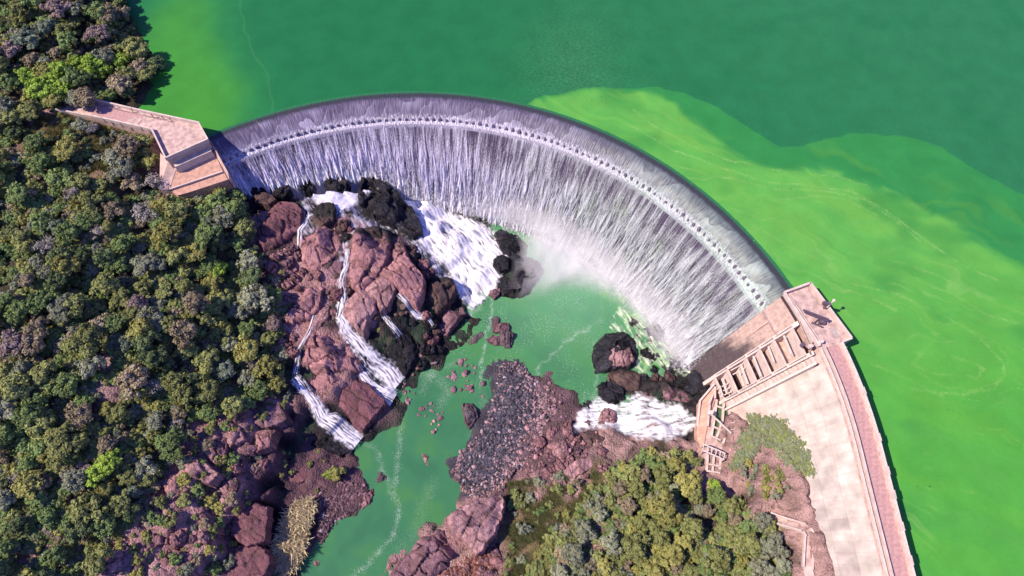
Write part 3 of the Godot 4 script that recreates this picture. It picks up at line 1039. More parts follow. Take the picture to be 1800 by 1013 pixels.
func build_canal() -> void:
	var t := thing("outlet_canal", "twin concrete outlet channels with greenish floors below the stepped bays", "canal")
	put("bed", zprism("bank", [262, 160, 332, 212, 356, 335, 318, 455, 302, 528, 222, 516, 205, 425, 228, 300, 240, 235], -3, 5.0), M.old_concrete, t)
	for q in [[272, 178, 300, 186, 292, 262, 262, 350, 246, 344, 262, 250], [304, 204, 328, 222, 318, 300, 296, 378, 274, 368, 298, 290], [232, 440, 252, 444, 244, 510, 226, 506], [260, 446, 284, 450, 274, 516, 252, 512]]:
		put("channel_floor", zprism("bank", q, 4.0, 5.05), M.green_water, t)
	for q in [[268, 175, 260, 250], [260, 250, 243, 348], [302, 190, 296, 275], [296, 275, 266, 362], [332, 220, 322, 305], [322, 305, 298, 384], [226, 438, 220, 512], [255, 444, 248, 514], [288, 450, 280, 520]]:
		var st := tool()
		zbar(st, "bank", q[0], q[1], q[2], q[3], 5.0, 5.0, 0.45, 0.75)
		put("channel_wall", done(st), M.concrete, t)
	for q in [[262, 200, 304, 214], [252, 300, 296, 318], [244, 345, 290, 366], [224, 478, 284, 490], [222, 512, 286, 522]]:
		var st := tool()
		zbar(st, "bank", q[0], q[1], q[2], q[3], 5.75, 5.75, 0.35, 0.3)
		put("cross_beam", done(st), M.concrete, t)
	# white gantry across the lower channels
	t = thing("gantry", "white painted gantry frame spanning the lower end of the outlet channels", "gantry")
	for q in [[206, 384, 312, 428], [204, 414, 306, 458]]:
		var st := tool()
		zbar(st, "bank", q[0], q[1], q[2], q[3], 7.6, 7.6, 0.22, 0.22)
		put("rail", done(st), M.white_paint, t)
	for k in 6:
		var f := k / 5.0
		var st := tool()
		zbar(st, "bank", 208 + 102 * f, 385 + 43 * f, 206 + 98 * f, 415 + 42 * f, 7.62, 7.62, 0.16, 0.16)
		put("rung", done(st), M.white_paint, t)
	for q in [[210, 385], [310, 427], [207, 414], [304, 457]]:
		var z := zpx("bank", q[0], q[1])
		var p := P(z.x, z.y, 7.7)
		var st := tool()
		rod(st, Vector3(p.x, 4.8, p.z), p, 0.13)
		put("leg", done(st), M.white_paint, t)
	t = thing("beam_crane", "slender white jib beam lying slantwise over the twin outlet channels", "crane")
	var st := tool()
	zbar(st, "bank", 240, 238, 340, 332, 7.0, 7.0, 0.28, 0.3)
	put("jib", done(st), M.white_paint, t)
	st = tool()
	zbar(st, "bank", 226, 238, 250, 234, 6.9, 6.9, 0.8, 0.6)
	put("winch", done(st), M.white_paint, t)
	st = tool()
	zbar(st, "bank", 238, 246, 246, 222, 6.8, 6.8, 0.2, 0.2)
	put("brace", done(st), M.white_paint, t)
	for q in [[240, 238], [338, 330]]:
		var z := zpx("bank", q[0], q[1])
		var p := P(z.x, z.y, 7.0)
		st = tool()
		rod(st, Vector3(p.x, 4.6, p.z), p, 0.14)
		put("leg", done(st), M.white_paint, t)
	# side scaffold
	t = thing("platform", "small railed inspection platform on the bank side of the outlet channels", "platform")
	put("floor", zprism("bank", [338, 250, 352, 252, 356, 312, 340, 314], 5.0, 6.0), M.old_concrete, t)
	for q in [[336, 248, 354, 250], [354, 250, 358, 312], [338, 314, 358, 312], [338, 280, 356, 281]]:
		st = tool()
		zbar(st, "bank", q[0], q[1], q[2], q[3], 6.9, 6.9, 0.12, 0.12)
		put("rail", done(st), M.white_paint, t)
	for q in [[337, 249], [354, 251], [357, 311], [339, 313]]:
		var z := zpx("bank", q[0], q[1])
		var p := P(z.x, z.y, 6.9)
		st = tool()
		rod(st, Vector3(p.x, 5.8, p.z), p, 0.08)
		put("post", done(st), M.white_paint, t)
	# retaining walls towards the rapids
	t = thing("retaining_wall", "pink sloping retaining wall between the white rapids and the outlet channels", "retaining wall")
	put("slope", zprism("bank", [258, 96, 266, 165, 240, 238, 226, 302, 206, 420, 176, 350, 176, 296, 186, 182], -3, 4.5, [6.0, 5.6, 5.2, 5.2, 5.2, 4.2, 3.6, 4.0]), M.orange_concrete, t)
	for q in [[190, 178, 258, 98, 4.4, 6.2], [178, 300, 190, 178, 3.9, 4.4], [238, 180, 226, 300, 5.6, 5.4], [262, 110, 262, 165, 6.2, 5.8], [232, 196, 250, 150, 5.8, 6.0]]:
		st = tool()
		zbar(st, "bank", q[0], q[1], q[2], q[3], q[4], q[5], 0.4, 0.45)
		put("coping", done(st), M.concrete, t)
	# garden wall and steps on the bank
	t = thing("footpath", "narrow pink walled footpath bending down the bare bank beside the trees", "path")
	var turns := [[530, 735], [610, 765], [700, 792], [712, 815], [708, 890], [704, 978]]
	for k in turns.size() - 1:
		var z0 := zpx("bank", turns[k][0], turns[k][1])
		var z1 := zpx("bank", turns[k + 1][0], turns[k + 1][1])
		var a := PT(z0.x, z0.y, 0.25)
		var b := PT(z1.x, z1.y, 0.25)
		st = tool()
		bar(st, a - Vector3(0, 0.5, 0), b - Vector3(0, 0.5, 0), 1.5, 0.55)
		put("paving", done(st), M.old_concrete, t)
		var s := (b - a).cross(Vector3.UP).normalized() * 0.8
		for e in [-1, 1]:
			st = tool()
			bar(st, a + s * e - Vector3(0, 0.3, 0), b + s * e - Vector3(0, 0.3, 0), 0.3, 0.85)
			put("side_wall", done(st), M.concrete, t)
	for k in 9:
		var z := zpx("bank", 702 + k * 2.0, 960 + k * 9.0)
		var p := PT(z.x, z.y, 0.1)
		st = tool()
		bar(st, p + Vector3(-0.8, 0, 0), p + Vector3(0.8, 0, 0), 0.6, 0.3)
		put("stair_step", done(st), M.concrete, t)


func build_left_tower() -> void:
	var t := thing("abutment_tower", "pink concrete abutment with a walled walkway at the wooded end of the spillway", "abutment")
	var deck := [180, 335, 290, 277, 470, 262, 800, 340, 1285, 443, 1352, 568, 1030, 712, 925, 492, 540, 405, 370, 375]
	put("deck", zprism("tower", deck, 20, 27.4), M.old_concrete, t)
	put("paving_strip", zprism("tower", [470, 290, 560, 290, 840, 372, 800, 445, 560, 392, 450, 352], 27.3, 27.44), M.asphalt, t)
	put("paving_slab", zprism("tower", [740, 372, 838, 388, 800, 443, 706, 422], 27.3, 27.47), M.old_concrete, t)
	for q in [[466, 258, 800, 336], [800, 336, 1287, 440], [1283, 440, 1354, 570], [1356, 566, 1026, 714], [1030, 716, 923, 490], [927, 490, 540, 403], [542, 403, 370, 373], [372, 373, 182, 337]]:
		var st := tool()
		zbar(st, "tower", q[0], q[1], q[2], q[3], 27.35, 27.35, 0.34, 1.0)
		put("parapet", done(st), M.concrete, t)
	for q in [[476, 280, 800, 352], [800, 352, 1060, 412]]:
		var st := tool()
		zbar(st, "tower", q[0], q[1], q[2], q[3], 28.1, 28.1, 0.07, 0.07)
		put("rail", done(st), M.steel, t)
	for q in [[480, 276], [628, 312], [770, 345], [925, 384], [1005, 398], [1066, 412], [690, 458], [848, 490], [560, 424]]:
		var z := zpx("tower", q[0], q[1])
		var p := P(z.x, z.y, 27.4)
		var st := tool()
		rod(st, p, p + Vector3(0.05, 1.5, 0.1), 0.09)
		put("railing_post", done(st), M.steel, t)
	# lower ledge, front wall, skirt slopes
	put("ledge", zprism("tower", [1075, 735, 1350, 600, 1372, 640, 1090, 765], 16, 25.6), M.concrete, t)
	put("front_wall", zprism("tower", [1062, 740, 1356, 590, 1392, 655, 1108, 772], 14, 24.4), M.old_concrete, t)
	put("skirt", zprism("tower", [1100, 790, 1138, 772, 1396, 664, 1462, 800, 1250, 870, 1050, 940], 4, 20, [23.7, 23.7, 23.7, 22.3, 22.3, 22.3]), M.orange_concrete, t)
	put("skirt", zprism("tower", [1048, 944, 1250, 874, 1464, 804, 1500, 862, 1200, 960, 1110, 985], 0, 15, [21.9, 21.9, 21.9, 21.2, 21.2, 21.2]), M.orange_concrete, t)
	put("wing_slope", zprism("tower", [975, 655, 1035, 716, 1062, 745, 1096, 788, 1046, 940, 968, 938], 8, 20, [25.0, 25.2, 24.4, 23.8, 22.3, 22.6]), M.old_concrete, t)
	for q in [[1058, 742, 1100, 792, 25.0, 24.0], [1098, 792, 1140, 774, 24.0, 23.9], [1046, 944, 1462, 804, 22.2, 22.2]]:
		var st := tool()
		zbar(st, "tower", q[0], q[1], q[2], q[3], q[4] - 0.2, q[5] - 0.2, 0.35, 0.4)
		put("coping", done(st), M.concrete, t)
	# side wall down to the water
	put("side_wall", zprism("tower", [1350, 560, 1362, 556, 1500, 806, 1510, 866, 1464, 804, 1394, 664], -2, 20, [26.5, 26.5, 22.2, 21.0, 22.2, 23.5]), M.old_concrete, t)


# ---------------------------------------------------------------- water
const LX0 := -150.0
const LZ0 := -175.0
const LW := 290.0
const LD := 180.0


func fill_mask(poly: PackedVector2Array, nx: int, nz: int, x0: float, z0: float, step: float, blur: int) -> PackedFloat32Array:
	var m := PackedFloat32Array()
	m.resize(nx * nz)
	for j in nz:
		# scan line
		var z := z0 + (j + 0.5) * step
		var cuts: Array[float] = []
		for i in poly.size():
			var a := poly[i]
			var b := poly[(i + 1) % poly.size()]
			if (a.y > z) != (b.y > z):
				cuts.append(a.x + (z - a.y) / (b.y - a.y) * (b.x - a.x))
		cuts.sort()
		for k in range(0, cuts.size() - 1, 2):
			var i0 := clampi(int((cuts[k] - x0) / step), 0, nx)
			var i1 := clampi(int((cuts[k + 1] - x0) / step), 0, nx)
			for i in range(i0, i1):
				m[j * nx + i] = 1.0
	for pass_ in 2:
		var o := m.duplicate()
		for j in nz:
			var s := 0.0
			for i in range(-blur, nx + blur):
				s += m[j * nx + clampi(i + blur, 0, nx - 1)] - m[j * nx + clampi(i - blur - 1, 0, nx - 1)]
				if i >= 0 and i < nx:
					o[j * nx + i] = s / (2 * blur + 1) + m[j * nx] * 0.0
		m = o.duplicate()
		for i in nx:
			var s := 0.0
			for j in range(-blur, nz + blur):
				s += o[clampi(j + blur, 0, nz - 1) * nx + i] - o[clampi(j - blur - 1, 0, nz - 1) * nx + i]
				if j >= 0 and j < nz:
					m[j * nx + i] = s / (2 * blur + 1)
	return m


func pick(m: PackedFloat32Array, nx: int, nz: int, u: float, v: float) -> float:
	u = clampf(u, 0, nx - 1.001)
	v = clampf(v, 0, nz - 1.001)
	var i := int(u)
	var j := int(v)
	u -= i
	v -= j
	var k := j * nx + i
	return lerpf(lerpf(m[k], m[k + 1], u), lerpf(m[k + nx], m[k + nx + 1], u), v)


func lake_texture() -> ImageTexture:
	var mid := outline("full", [880, 230, 925, 186, 958, 170, 1008, 159, 1080, 155, 1150, 157, 1210, 168, 1262, 186, 1302, 213, 1342, 240, 1382, 262, 1408, 264, 1434, 251, 1472, 241, 1530, 234, 1600, 239, 1660, 256, 1720, 300, 1800, 345, 2100, 420, 2300, 1400, 1200, 1400], LAKE)
	var bright := outline("full", [880, 230, 925, 186, 958, 171, 1008, 160, 1080, 157, 1140, 161, 1180, 178, 1205, 205, 1250, 240, 1290, 270, 1340, 290, 1390, 303, 1430, 299, 1490, 307, 1540, 331, 1580, 345, 1640, 372, 1690, 400, 1740, 430, 1810, 470, 2000, 540, 2300, 1400, 1200, 1400], LAKE)
	var left := outline("full", [300, -60, 400, -60, 410, 60, 440, 120, 462, 175, 466, 240, 420, 300, 200, 300, 150, 150], LAKE)
	var nx := 580
	var nz := 360
	var mm := fill_mask(mid, nx, nz, LX0, LZ0, 0.5, 2)
	var mb := fill_mask(bright, nx, nz, LX0, LZ0, 0.5, 4)
	var ml := fill_mask(left, nx, nz, LX0, LZ0, 0.5, 16)
	var w := 1180
	var h := 732
	var data := PackedByteArray()
	data.resize(w * h * 3)
	var swirl := P(1690, 640, LAKE)
	# scum lines that the current draws out: marks and strength
	var scum_lines := PackedFloat32Array()
	scum_lines.resize(w * h)
	rng.seed = 8
	var traced := [
		[[1110, 190, 1150, 222, 1220, 258, 1290, 284, 1390, 303, 1470, 308, 1540, 332], 0.8], [[1100, 215, 1180, 262, 1260, 292, 1330, 316, 1420, 327, 1500, 338, 1560, 372, 1640, 432, 1700, 470, 1770, 500], 0.9],
		[[1180, 290, 1270, 312, 1350, 330, 1440, 336, 1520, 352, 1570, 385, 1620, 425], 0.7], [[1360, 352, 1430, 345, 1490, 352, 1545, 380], 0.6], [[1440, 488, 1480, 508, 1530, 524, 1578, 546], 0.9], [[1500, 500, 1580, 520, 1650, 550, 1720, 590, 1760, 635, 1770, 665, 1745, 688, 1690, 694, 1640, 690, 1600, 682], 0.6],
		[[1680, 630, 1708, 636, 1732, 650, 1722, 668, 1704, 664], 0.8], [[1615, 655, 1660, 680, 1720, 690, 1752, 676], 0.5], [[1610, 490, 1680, 520, 1740, 556, 1810, 572], 0.7], [[1560, 455, 1640, 480, 1720, 520, 1810, 555], 0.6], [[1330, 400, 1400, 440, 1470, 470, 1540, 500], 0.35], [[1600, 640, 1640, 655, 1690, 662], 0.5], [[1530, 640, 1600, 668, 1660, 700], 0.35]]
	for l in traced:
		var q: Array = l[0]
		for s in range(0, q.size() - 2, 2):
			var a := P(q[s], q[s + 1], LAKE)
			var b := P(q[s + 2], q[s + 3], LAKE)
			for m in int(a.distance_to(b) / 0.05):
				var p := a.lerp(b, m * 0.05 / a.distance_to(b))
				var off := 0.8 * n1.get_noise_2d(p.x * 0.12, p.z * 0.12)
				var i := int((p.x + off + rng.randfn(0, 0.17) - LX0) / LW * w)
				var j := int((p.z + off + rng.randfn(0, 0.17) - LZ0) / LD * h)
				if i > 0 and j > 0 and i < w - 1 and j < h - 1:
					scum_lines[j * w + i] = minf(1.0, scum_lines[j * w + i] + l[1] * rng.randf_range(0.1, 0.6) * (0.6 + n1.get_noise_2d(p.x * 0.2, p.z * 0.2)))
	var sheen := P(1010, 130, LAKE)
	var k := 0
	for j in h:
		var z := LZ0 + (j + 0.5) * LD / h
		for i in w:
			var x := LX0 + (i + 0.5) * LW / w
			# nothing to work out under the dam or the land behind it
			if z > -120.0 and x < 58.0 and Vector2(x - CX, z - CZ).length_squared() < 7600.0 or x < -112.0 or z > -5.0 or x < -60.0 and z > -100.0:
				data[k] = 70
				data[k + 1] = 170
				data[k + 2] = 80
				k += 3
				continue
			var wx := n1.get_noise_2d(x * 0.05, z * 0.05)
			var wz := n1.get_noise_2d(x * 0.05 + 77, z * 0.05)
			var fray := n2.get_noise_2d(x * 0.35, z * 0.35)
			# the open lake, slightly paler towards the far right
			var open := srgb(42, 126, 78).lerp(srgb(54, 134, 88), sstep(-20, 120, x - 0.5 * (z + 110)) * 0.8)
			open = open.lerp(srgb(38, 124, 76), 0.5 * sstep(0.0, 0.8, wx))
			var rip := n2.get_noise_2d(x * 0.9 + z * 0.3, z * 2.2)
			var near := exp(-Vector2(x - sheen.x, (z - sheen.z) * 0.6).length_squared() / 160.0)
			open = open.lerp(srgb(96, 150, 112), clampf(0.6 * near * (0.3 + 1.3 * rip), 0, 1))  # pale rippled sheen painted into the water colour
			open = open.lerp(srgb(56, 140, 98), clampf(0.25 * rip * sstep(10, 100, x), 0, 1))
			var c := open
			# green water along the wooded shore
			var u := (x - LX0) * 2.0 + 4.0 * wx
			var v := (z - LZ0) * 2.0 + 4.0 * wz
			var l := pick(ml, nx, nz, u, v)
			c = c.lerp(srgb(58, 146, 78), sstep(0.05, 0.95, l))
			c = c.lerp(srgb(78, 162, 62), sstep(0.5, 1.0, l) * sstep(-52, -72, x + 0.35 * (z + 118)))
			c = c.lerp(srgb(96, 170, 110), 0.2 * sstep(0.02, 0.0, absf(l - 0.3)))
			# the algae tongue
			var du := x - swirl.x
			var dv := z - swirl.z
			var dist := sqrt(du * du * 0.45 + dv * dv * 1.5)
			var rot := 2.0 * exp(-dist / 14.0)
			var fx := x * 0.86 + z * 0.5
			var fz := -x * 0.5 + z * 0.86
			fz += 5.0 * wx + 2.0 * wz + 6.0 * exp(-dist / 16.0) * sin(rot * 2.0 + atan2(dv, du))
			var flow := n2.get_noise_2d(fx * 0.035, fz * 0.20)
			var flow2 := n1.get_noise_2d(fx * 0.022 + 31, fz * 0.11)
			u = (x - LX0) * 2.0 + 0.5 * fray + 1.5 * wx
			v = (z - LZ0) * 2.0 + 0.5 * n2.get_noise_2d(x * 0.35 + 60, z * 0.35) + 3.0 * wz
			var a := pick(mm, nx, nz, u, v)
			var b := pick(mb, nx, nz, u, v)
			var m1 := sstep(0.42, 0.6, a)
			var m2 := sstep(0.3, 0.85, b + 0.28 * flow)
			var green := srgb(62, 154, 80).lerp(srgb(56, 148, 80), 0.5 + 0.5 * flow)
			green = green.lerp(srgb(84, 162, 76), sstep(0.2, 0.6, flow2) * 0.6)
			c = c.lerp(green, m1)
			var algae := srgb(96, 182, 84).lerp(srgb(112, 192, 88), clampf(0.5 + 0.9 * flow, 0, 1))
			var lower := sstep(-80, -25, z + 0.25 * (x - 60))
			algae = algae.lerp(srgb(98, 182, 72).lerp(srgb(84, 176, 74), clampf(0.5 + flow2, 0, 1)), lower)
			algae = algae.lerp(srgb(120, 190, 84), 0.5 * sstep(0.15, 0.5, flow2) * (1.0 - 0.6 * lower))
			algae = algae.lerp(srgb(76, 160, 76), 0.75 * sstep(0.15, 0.6, n1.get_noise_2d(x * 0.03 + 200, z * 0.045)))
			c = c.lerp(algae, m2 * m1)
			# scum lines drawn out by the current
			var t1 := absf(n1.get_noise_2d(fx * 0.008 + 9, fz * 0.10))
			var t2 := absf(n1.get_noise_2d(fx * 0.012 + 57, fz * 0.19))
			var gate := sstep(-0.2, 0.4, n1.get_noise_2d(x * 0.025 + 140, z * 0.025))
			var line := maxf(sstep(0.05, 0.0, t1) * sstep(-0.15, 0.25, gate - 0.2), 0.7 * sstep(0.035, 0.0, t2) * sstep(0.1, 0.4, n1.get_noise_2d(x * 0.03 + 340, z * 0.03)))
			var ring := absf(fposmod(dist + 2.5 * wx + 0.8 * fray, 4.2) - 2.1)
			line = maxf(0.38 * line, scum_lines[k / 3])
			line = maxf(line, 0.28 * sstep(0.22, 0.0, ring) * sstep(15.0, 7.0, dist) * sstep(-0.2, 0.3, n1.get_noise_2d(x * 0.09, z * 0.09)))
			c = c.lerp(srgb(150, 204, 112), clampf(line * (0.75 + 0.5 * fray), 0, 0.85) * m2)
			# dark torn flecks
			var fleck := sstep(0.62, 0.8, n2.get_noise_2d(x * 0.55 + 300, z * 0.8)) * sstep(0.2, 0.5, n1.get_noise_2d(x * 0.03 + 500, z * 0.03))
			c = c.lerp(srgb(24, 96, 62), fleck * m2)
			var g := 1.0 + 0.05 * n2.get_noise_2d(x * 0.12 + 20, z * 0.12) + 0.03 * rip
			c = c.linear_to_srgb()
			data[k] = clampi(int(c.r * 255.0 * g), 0, 255)
			data[k + 1] = clampi(int(c.g * 255.0 * g), 0, 255)
			data[k + 2] = clampi(int(c.b * 255.0 * g), 0, 255)
			k += 3
	var im := Image.create_from_data(w, h, false, Image.FORMAT_RGB8, data)
	return ImageTexture.create_from_image(im)


func build_lake() -> void:
	var m := StandardMaterial3D.new()
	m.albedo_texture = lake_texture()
	m.albedo_color = LAKE_GAIN
	m.texture_repeat = false
	m.roughness = 0.3
	m.metallic_specular = 0.22
	m.heightmap_enabled = true
	m.heightmap_texture = M.wave_bump
	m.heightmap_scale = 2.0
	m.uv1_scale = Vector3.ONE
	m.heightmap_enabled = false
	var pts := PackedVector3Array()
	var uvs := PackedVector2Array()
	var na := 160
	var nr := 24
	for j in nr:
		for i in na:
			var a := lerpf(-62.0, 125.0, float(i) / (na - 1))
			var inner := RAD + 0.9
			if a > 68.25:
				inner = 90.6
			if a > 90.0:
				inner = wall_r(a) - 0.3
			if a < -33:
				inner = 91.0 + (-33.0 - a) * 2.25
			var r := inner * pow(10.0, pow(float(j) / (nr - 1), 1.3))
			var p := polar(a, r, LAKE)
			pts.append(p)
			uvs.append(Vector2((p.x - LX0) / LW, (p.z - LZ0) / LD))
	tag(put("lake_water", sheet(pts, PackedColorArray(), na, nr, PackedByteArray(), uvs), m), "green lake covered with swirls of bright algae behind the dam", "", "", "structure")


const LAKE_GAIN := Color(0.86, 0.86, 0.86)

# the pool below the dam
const RX0 := -70.0
const RZ0 := -112.0
const RW := 130.0
const RD := 125.0


func river_texture() -> ImageTexture:
	var w := 1300
	var h := 1250
	var foam := PackedFloat32Array()
	foam.resize(w * h)
	rng.seed = 91
	# foam lines: marks, width, strength
	var lines := [
		[[868, 500, 866, 545, 856, 590, 848, 640, 846, 680], 0.45, 1.0],
		[[846, 680, 850, 720, 826, 770], 1.6, 0.35],
		[[690, 706, 706, 740, 706, 790, 694, 840, 702, 900, 690, 945, 665, 975, 630, 1005, 590, 1050], 0.8, 0.75],
		[[640, 775, 665, 800, 676, 840, 690, 870], 0.7, 0.5],
		[[760, 840, 745, 890, 720, 950, 690, 985], 1.8, 0.25],
		[[730, 655, 770, 665, 790, 690, 770, 720], 1.5, 0.5],
		[[740, 690, 765, 650, 800, 640], 1.2, 0.45],
		[[1040, 575, 990, 605, 955, 640, 935, 672], 0.5, 0.6],
		[[1060, 560, 1010, 590, 985, 600], 1.0, 0.35],
		[[835, 545, 812, 560, 850, 540], 0.8, 0.8],
		[[1045, 600, 1048, 680, 1040, 700], 0.5, 0.6],
		[[1085, 560, 1110, 575, 1150, 640, 1120, 680], 1.2, 0.6],
		[[1110, 545, 1150, 590, 1200, 640, 1230, 650], 2.6, 0.9],
		[[935, 440, 975, 445, 1030, 470, 1080, 505, 1110, 540], 3.2, 1.0],
		[[1130, 640, 1180, 660, 1210, 672, 1240, 660], 1.0, 0.7],
		[[600, 790, 650, 745, 690, 702], 0.5, 0.8],
		[[1010, 745, 1050, 720, 1100, 720, 1160, 735, 1220, 750], 2.6, 1.0],
		[[1030, 700, 1060, 735, 1130, 750, 1200, 750], 2.6, 1.0],
		[[1110, 700, 1160, 715, 1210, 725], 2.0, 0.9],
	]
	for l in lines:
		var q: Array = l[0]
		for s in range(0, q.size() - 2, 2):
			var a := P(q[s], q[s + 1], 0)
			var b := P(q[s + 2], q[s + 3], 0)
			var steps := int(a.distance_to(b) / 0.12) + 1
			for k in steps:
				var p := a.lerp(b, float(k) / steps)
				for rep in 3 + int(l[1] * 6.0):
					var wob := 1.1 * n1.get_noise_2d(p.x * 0.3, p.z * 0.3)
					var x := p.x + wob + rng.randfn(0, l[1] * 0.5)
					var z := p.z + 0.8 * n1.get_noise_2d(p.x * 0.3 + 9, p.z * 0.3) + rng.randfn(0, l[1] * 0.5)
					var i := int((x - RX0) / RW * w)
					var j := int((z - RZ0) / RD * h)
					if i > 0 and j > 0 and i < w - 1 and j < h - 1:
						var v: float = 0.36 * l[2] * rng.randf_range(0.2, 1.0)
						foam[j * w + i] = minf(1.2, foam[j * w + i] + v)
						var o: int = j * w + i + [1, -1, w, -w][rng.randi() % 4]
						foam[o] = minf(1.2, foam[o] + v * 0.7)
	var data := PackedByteArray()
	data.resize(w * h * 3)
	var fall := P(1010, 470, 0)
	var k := 0
	for j in h:
		var z := RZ0 + (j + 0.5) * RD / h
		for i in w:
			var x := RX0 + (i + 0.5) * RW / w
			if H(x, z) > 1.2:
				data[k] = 70
				data[k + 1] = 140
				data[k + 2] = 90
				k += 3
				continue
			var n := n1.get_noise_2d(x * 0.08, z * 0.08)
			var upper := sstep(-42, -66, z - 0.2 * x)
			var c := srgb(70, 134, 92).lerp(srgb(76, 146, 86), upper)
			c = c.lerp(srgb(84, 146, 80), 0.6 * sstep(0.0, 0.5, n))
			c = c.lerp(srgb(60, 118, 84), 0.5 * sstep(0.0, 0.5, -n))
			# drifting specks of foam in the plunge pool
			var sp := n2.get_noise_2d(x * 1.6 + z * 0.5, z * 2.6)
			var speck := sstep(0.26, 0.6, sp) * upper * 0.55 * sstep(-0.5, 0.4, n1.get_noise_2d(x * 0.1 + 40, z * 0.1))
			var mist_haze := exp(-Vector2(x - fall.x, z - fall.z).length_squared() / 420.0)
			c = c.lerp(srgb(126, 190, 146), clampf(0.75 * mist_haze + 0.15 * mist_haze * sp, 0, 1))  # haze of the mist painted into the pool near the fall
			var tint := srgb(150, 214, 130) if x > 22 and z < -58 else srgb(222, 232, 224)
			var f := clampf(foam[k / 3] + speck, 0, 1)
			# bright green scum by the rocks under the gate tower
			var scum := sstep(0.0, 0.35, n1.get_noise_2d(x * 0.14 + 12, z * 0.14)) * sstep(20, 26, x) * sstep(-52, -60, z)
			c = c.lerp(srgb(138, 206, 112), 0.75 * scum)
			c = c.lerp(tint, f * 0.9)
			c = c.linear_to_srgb()
			data[k] = clampi(int(c.r * 255.0), 0, 255)
			data[k + 1] = clampi(int(c.g * 255.0), 0, 255)
			data[k + 2] = clampi(int(c.b * 255.0), 0, 255)
			k += 3
	return ImageTexture.create_from_image(Image.create_from_data(w, h, false, Image.FORMAT_RGB8, data))


func build_river() -> void:
	var m := StandardMaterial3D.new()
	m.albedo_texture = river_texture()
	m.albedo_color = Color(0.88, 0.88, 0.88)
	m.texture_repeat = false
	m.roughness = 0.22
	m.metallic_specular = 0.4
	var nx := 200
	var nz := 200
	var pts := PackedVector3Array()
	var uvs := PackedVector2Array()
	for j in nz:
		for i in nx:
			var x := -95.0 + 170.0 * i / (nx - 1)
			var z := -118.0 + 215.0 * j / (nz - 1)
			pts.append(Vector3(x, 0.05 + 0.05 * n2.get_noise_2d(x * 0.5, z * 0.8), z))
			uvs.append(Vector2((x - RX0) / RW, (z - RZ0) / RD))
	tag(put("river_water", sheet(pts, PackedColorArray(), nx, nz, PackedByteArray(), uvs), m), "calm green pool and river below the dam with thin lines of foam", "", "", "structure")


# white water lying on the rock: an area with a main direction of flow
func rapids(called: String, label: String, poly_px: PackedVector2Array, dir_px: Vector2, cover: float, streaky: float, lift: float, tint: Color) -> void:
	var poly := PackedVector2Array()
	for p in poly_px:
		var q := PT(p.x, p.y, lift)
		poly.append(Vector2(q.x, q.z))
	var lo := poly[0]
	var hi := poly[0]
	for p in poly:
		lo = lo.min(p)
		hi = hi.max(p)
	lo -= Vector2.ONE
	hi += Vector2.ONE
	var mid_px := poly_px[0]
	var f3 := PT(mid_px.x + dir_px.x * 60, mid_px.y + dir_px.y * 60) - PT(mid_px.x, mid_px.y)
	var f := Vector2(f3.x, f3.z).normalized()
	var s := 0.22
	var nx := int((hi.x - lo.x) / s) + 2
	var nz := int((hi.y - lo.y) / s) + 2
	var pts := PackedVector3Array()
	var cols := PackedColorArray()
	var keep := PackedByteArray()
	for j in nz:
		for i in nx:
			var q := lo + Vector2(i, j) * s
			var e := edge_distance(poly, q)
			var along := q.dot(f)
			var across := q.dot(f.orthogonal()) + 0.9 * n1.get_noise_2d(along * 0.12, q.dot(f.orthogonal()) * 0.12)
			var st := n2.get_noise_2d(across * 1.0, along * 0.12)
			var fine := n2.get_noise_2d(across * 3.4, along * 0.4)
			var lump := n1.get_noise_2d(q.x * 0.35, q.y * 0.35)
			var a := cover + streaky * (0.8 * st + 0.45 * fine) + 0.3 * lump
			a = sstep(0.1, 0.85, a) * sstep(-0.5, 0.9, e + 0.8 * n2.get_noise_2d(q.x * 0.7, q.y * 0.7))
			pts.append(Vector3(q.x, maxf(H(q.x, q.y), 0.0) + lift + 0.25 * lump + 0.22 * st * streaky + 0.08 * fine, q.y))
			var k := 1.0 + 0.1 * st
			cols.append(Color(tint.r * k, tint.g * k, tint.b * k, clampf(a, 0, 0.98)))
			keep.append(1 if e > -0.7 else 0)
	tag(put(called, sheet(pts, cols, nx, nz, keep), M.foam), label, "white water", "", "structure")


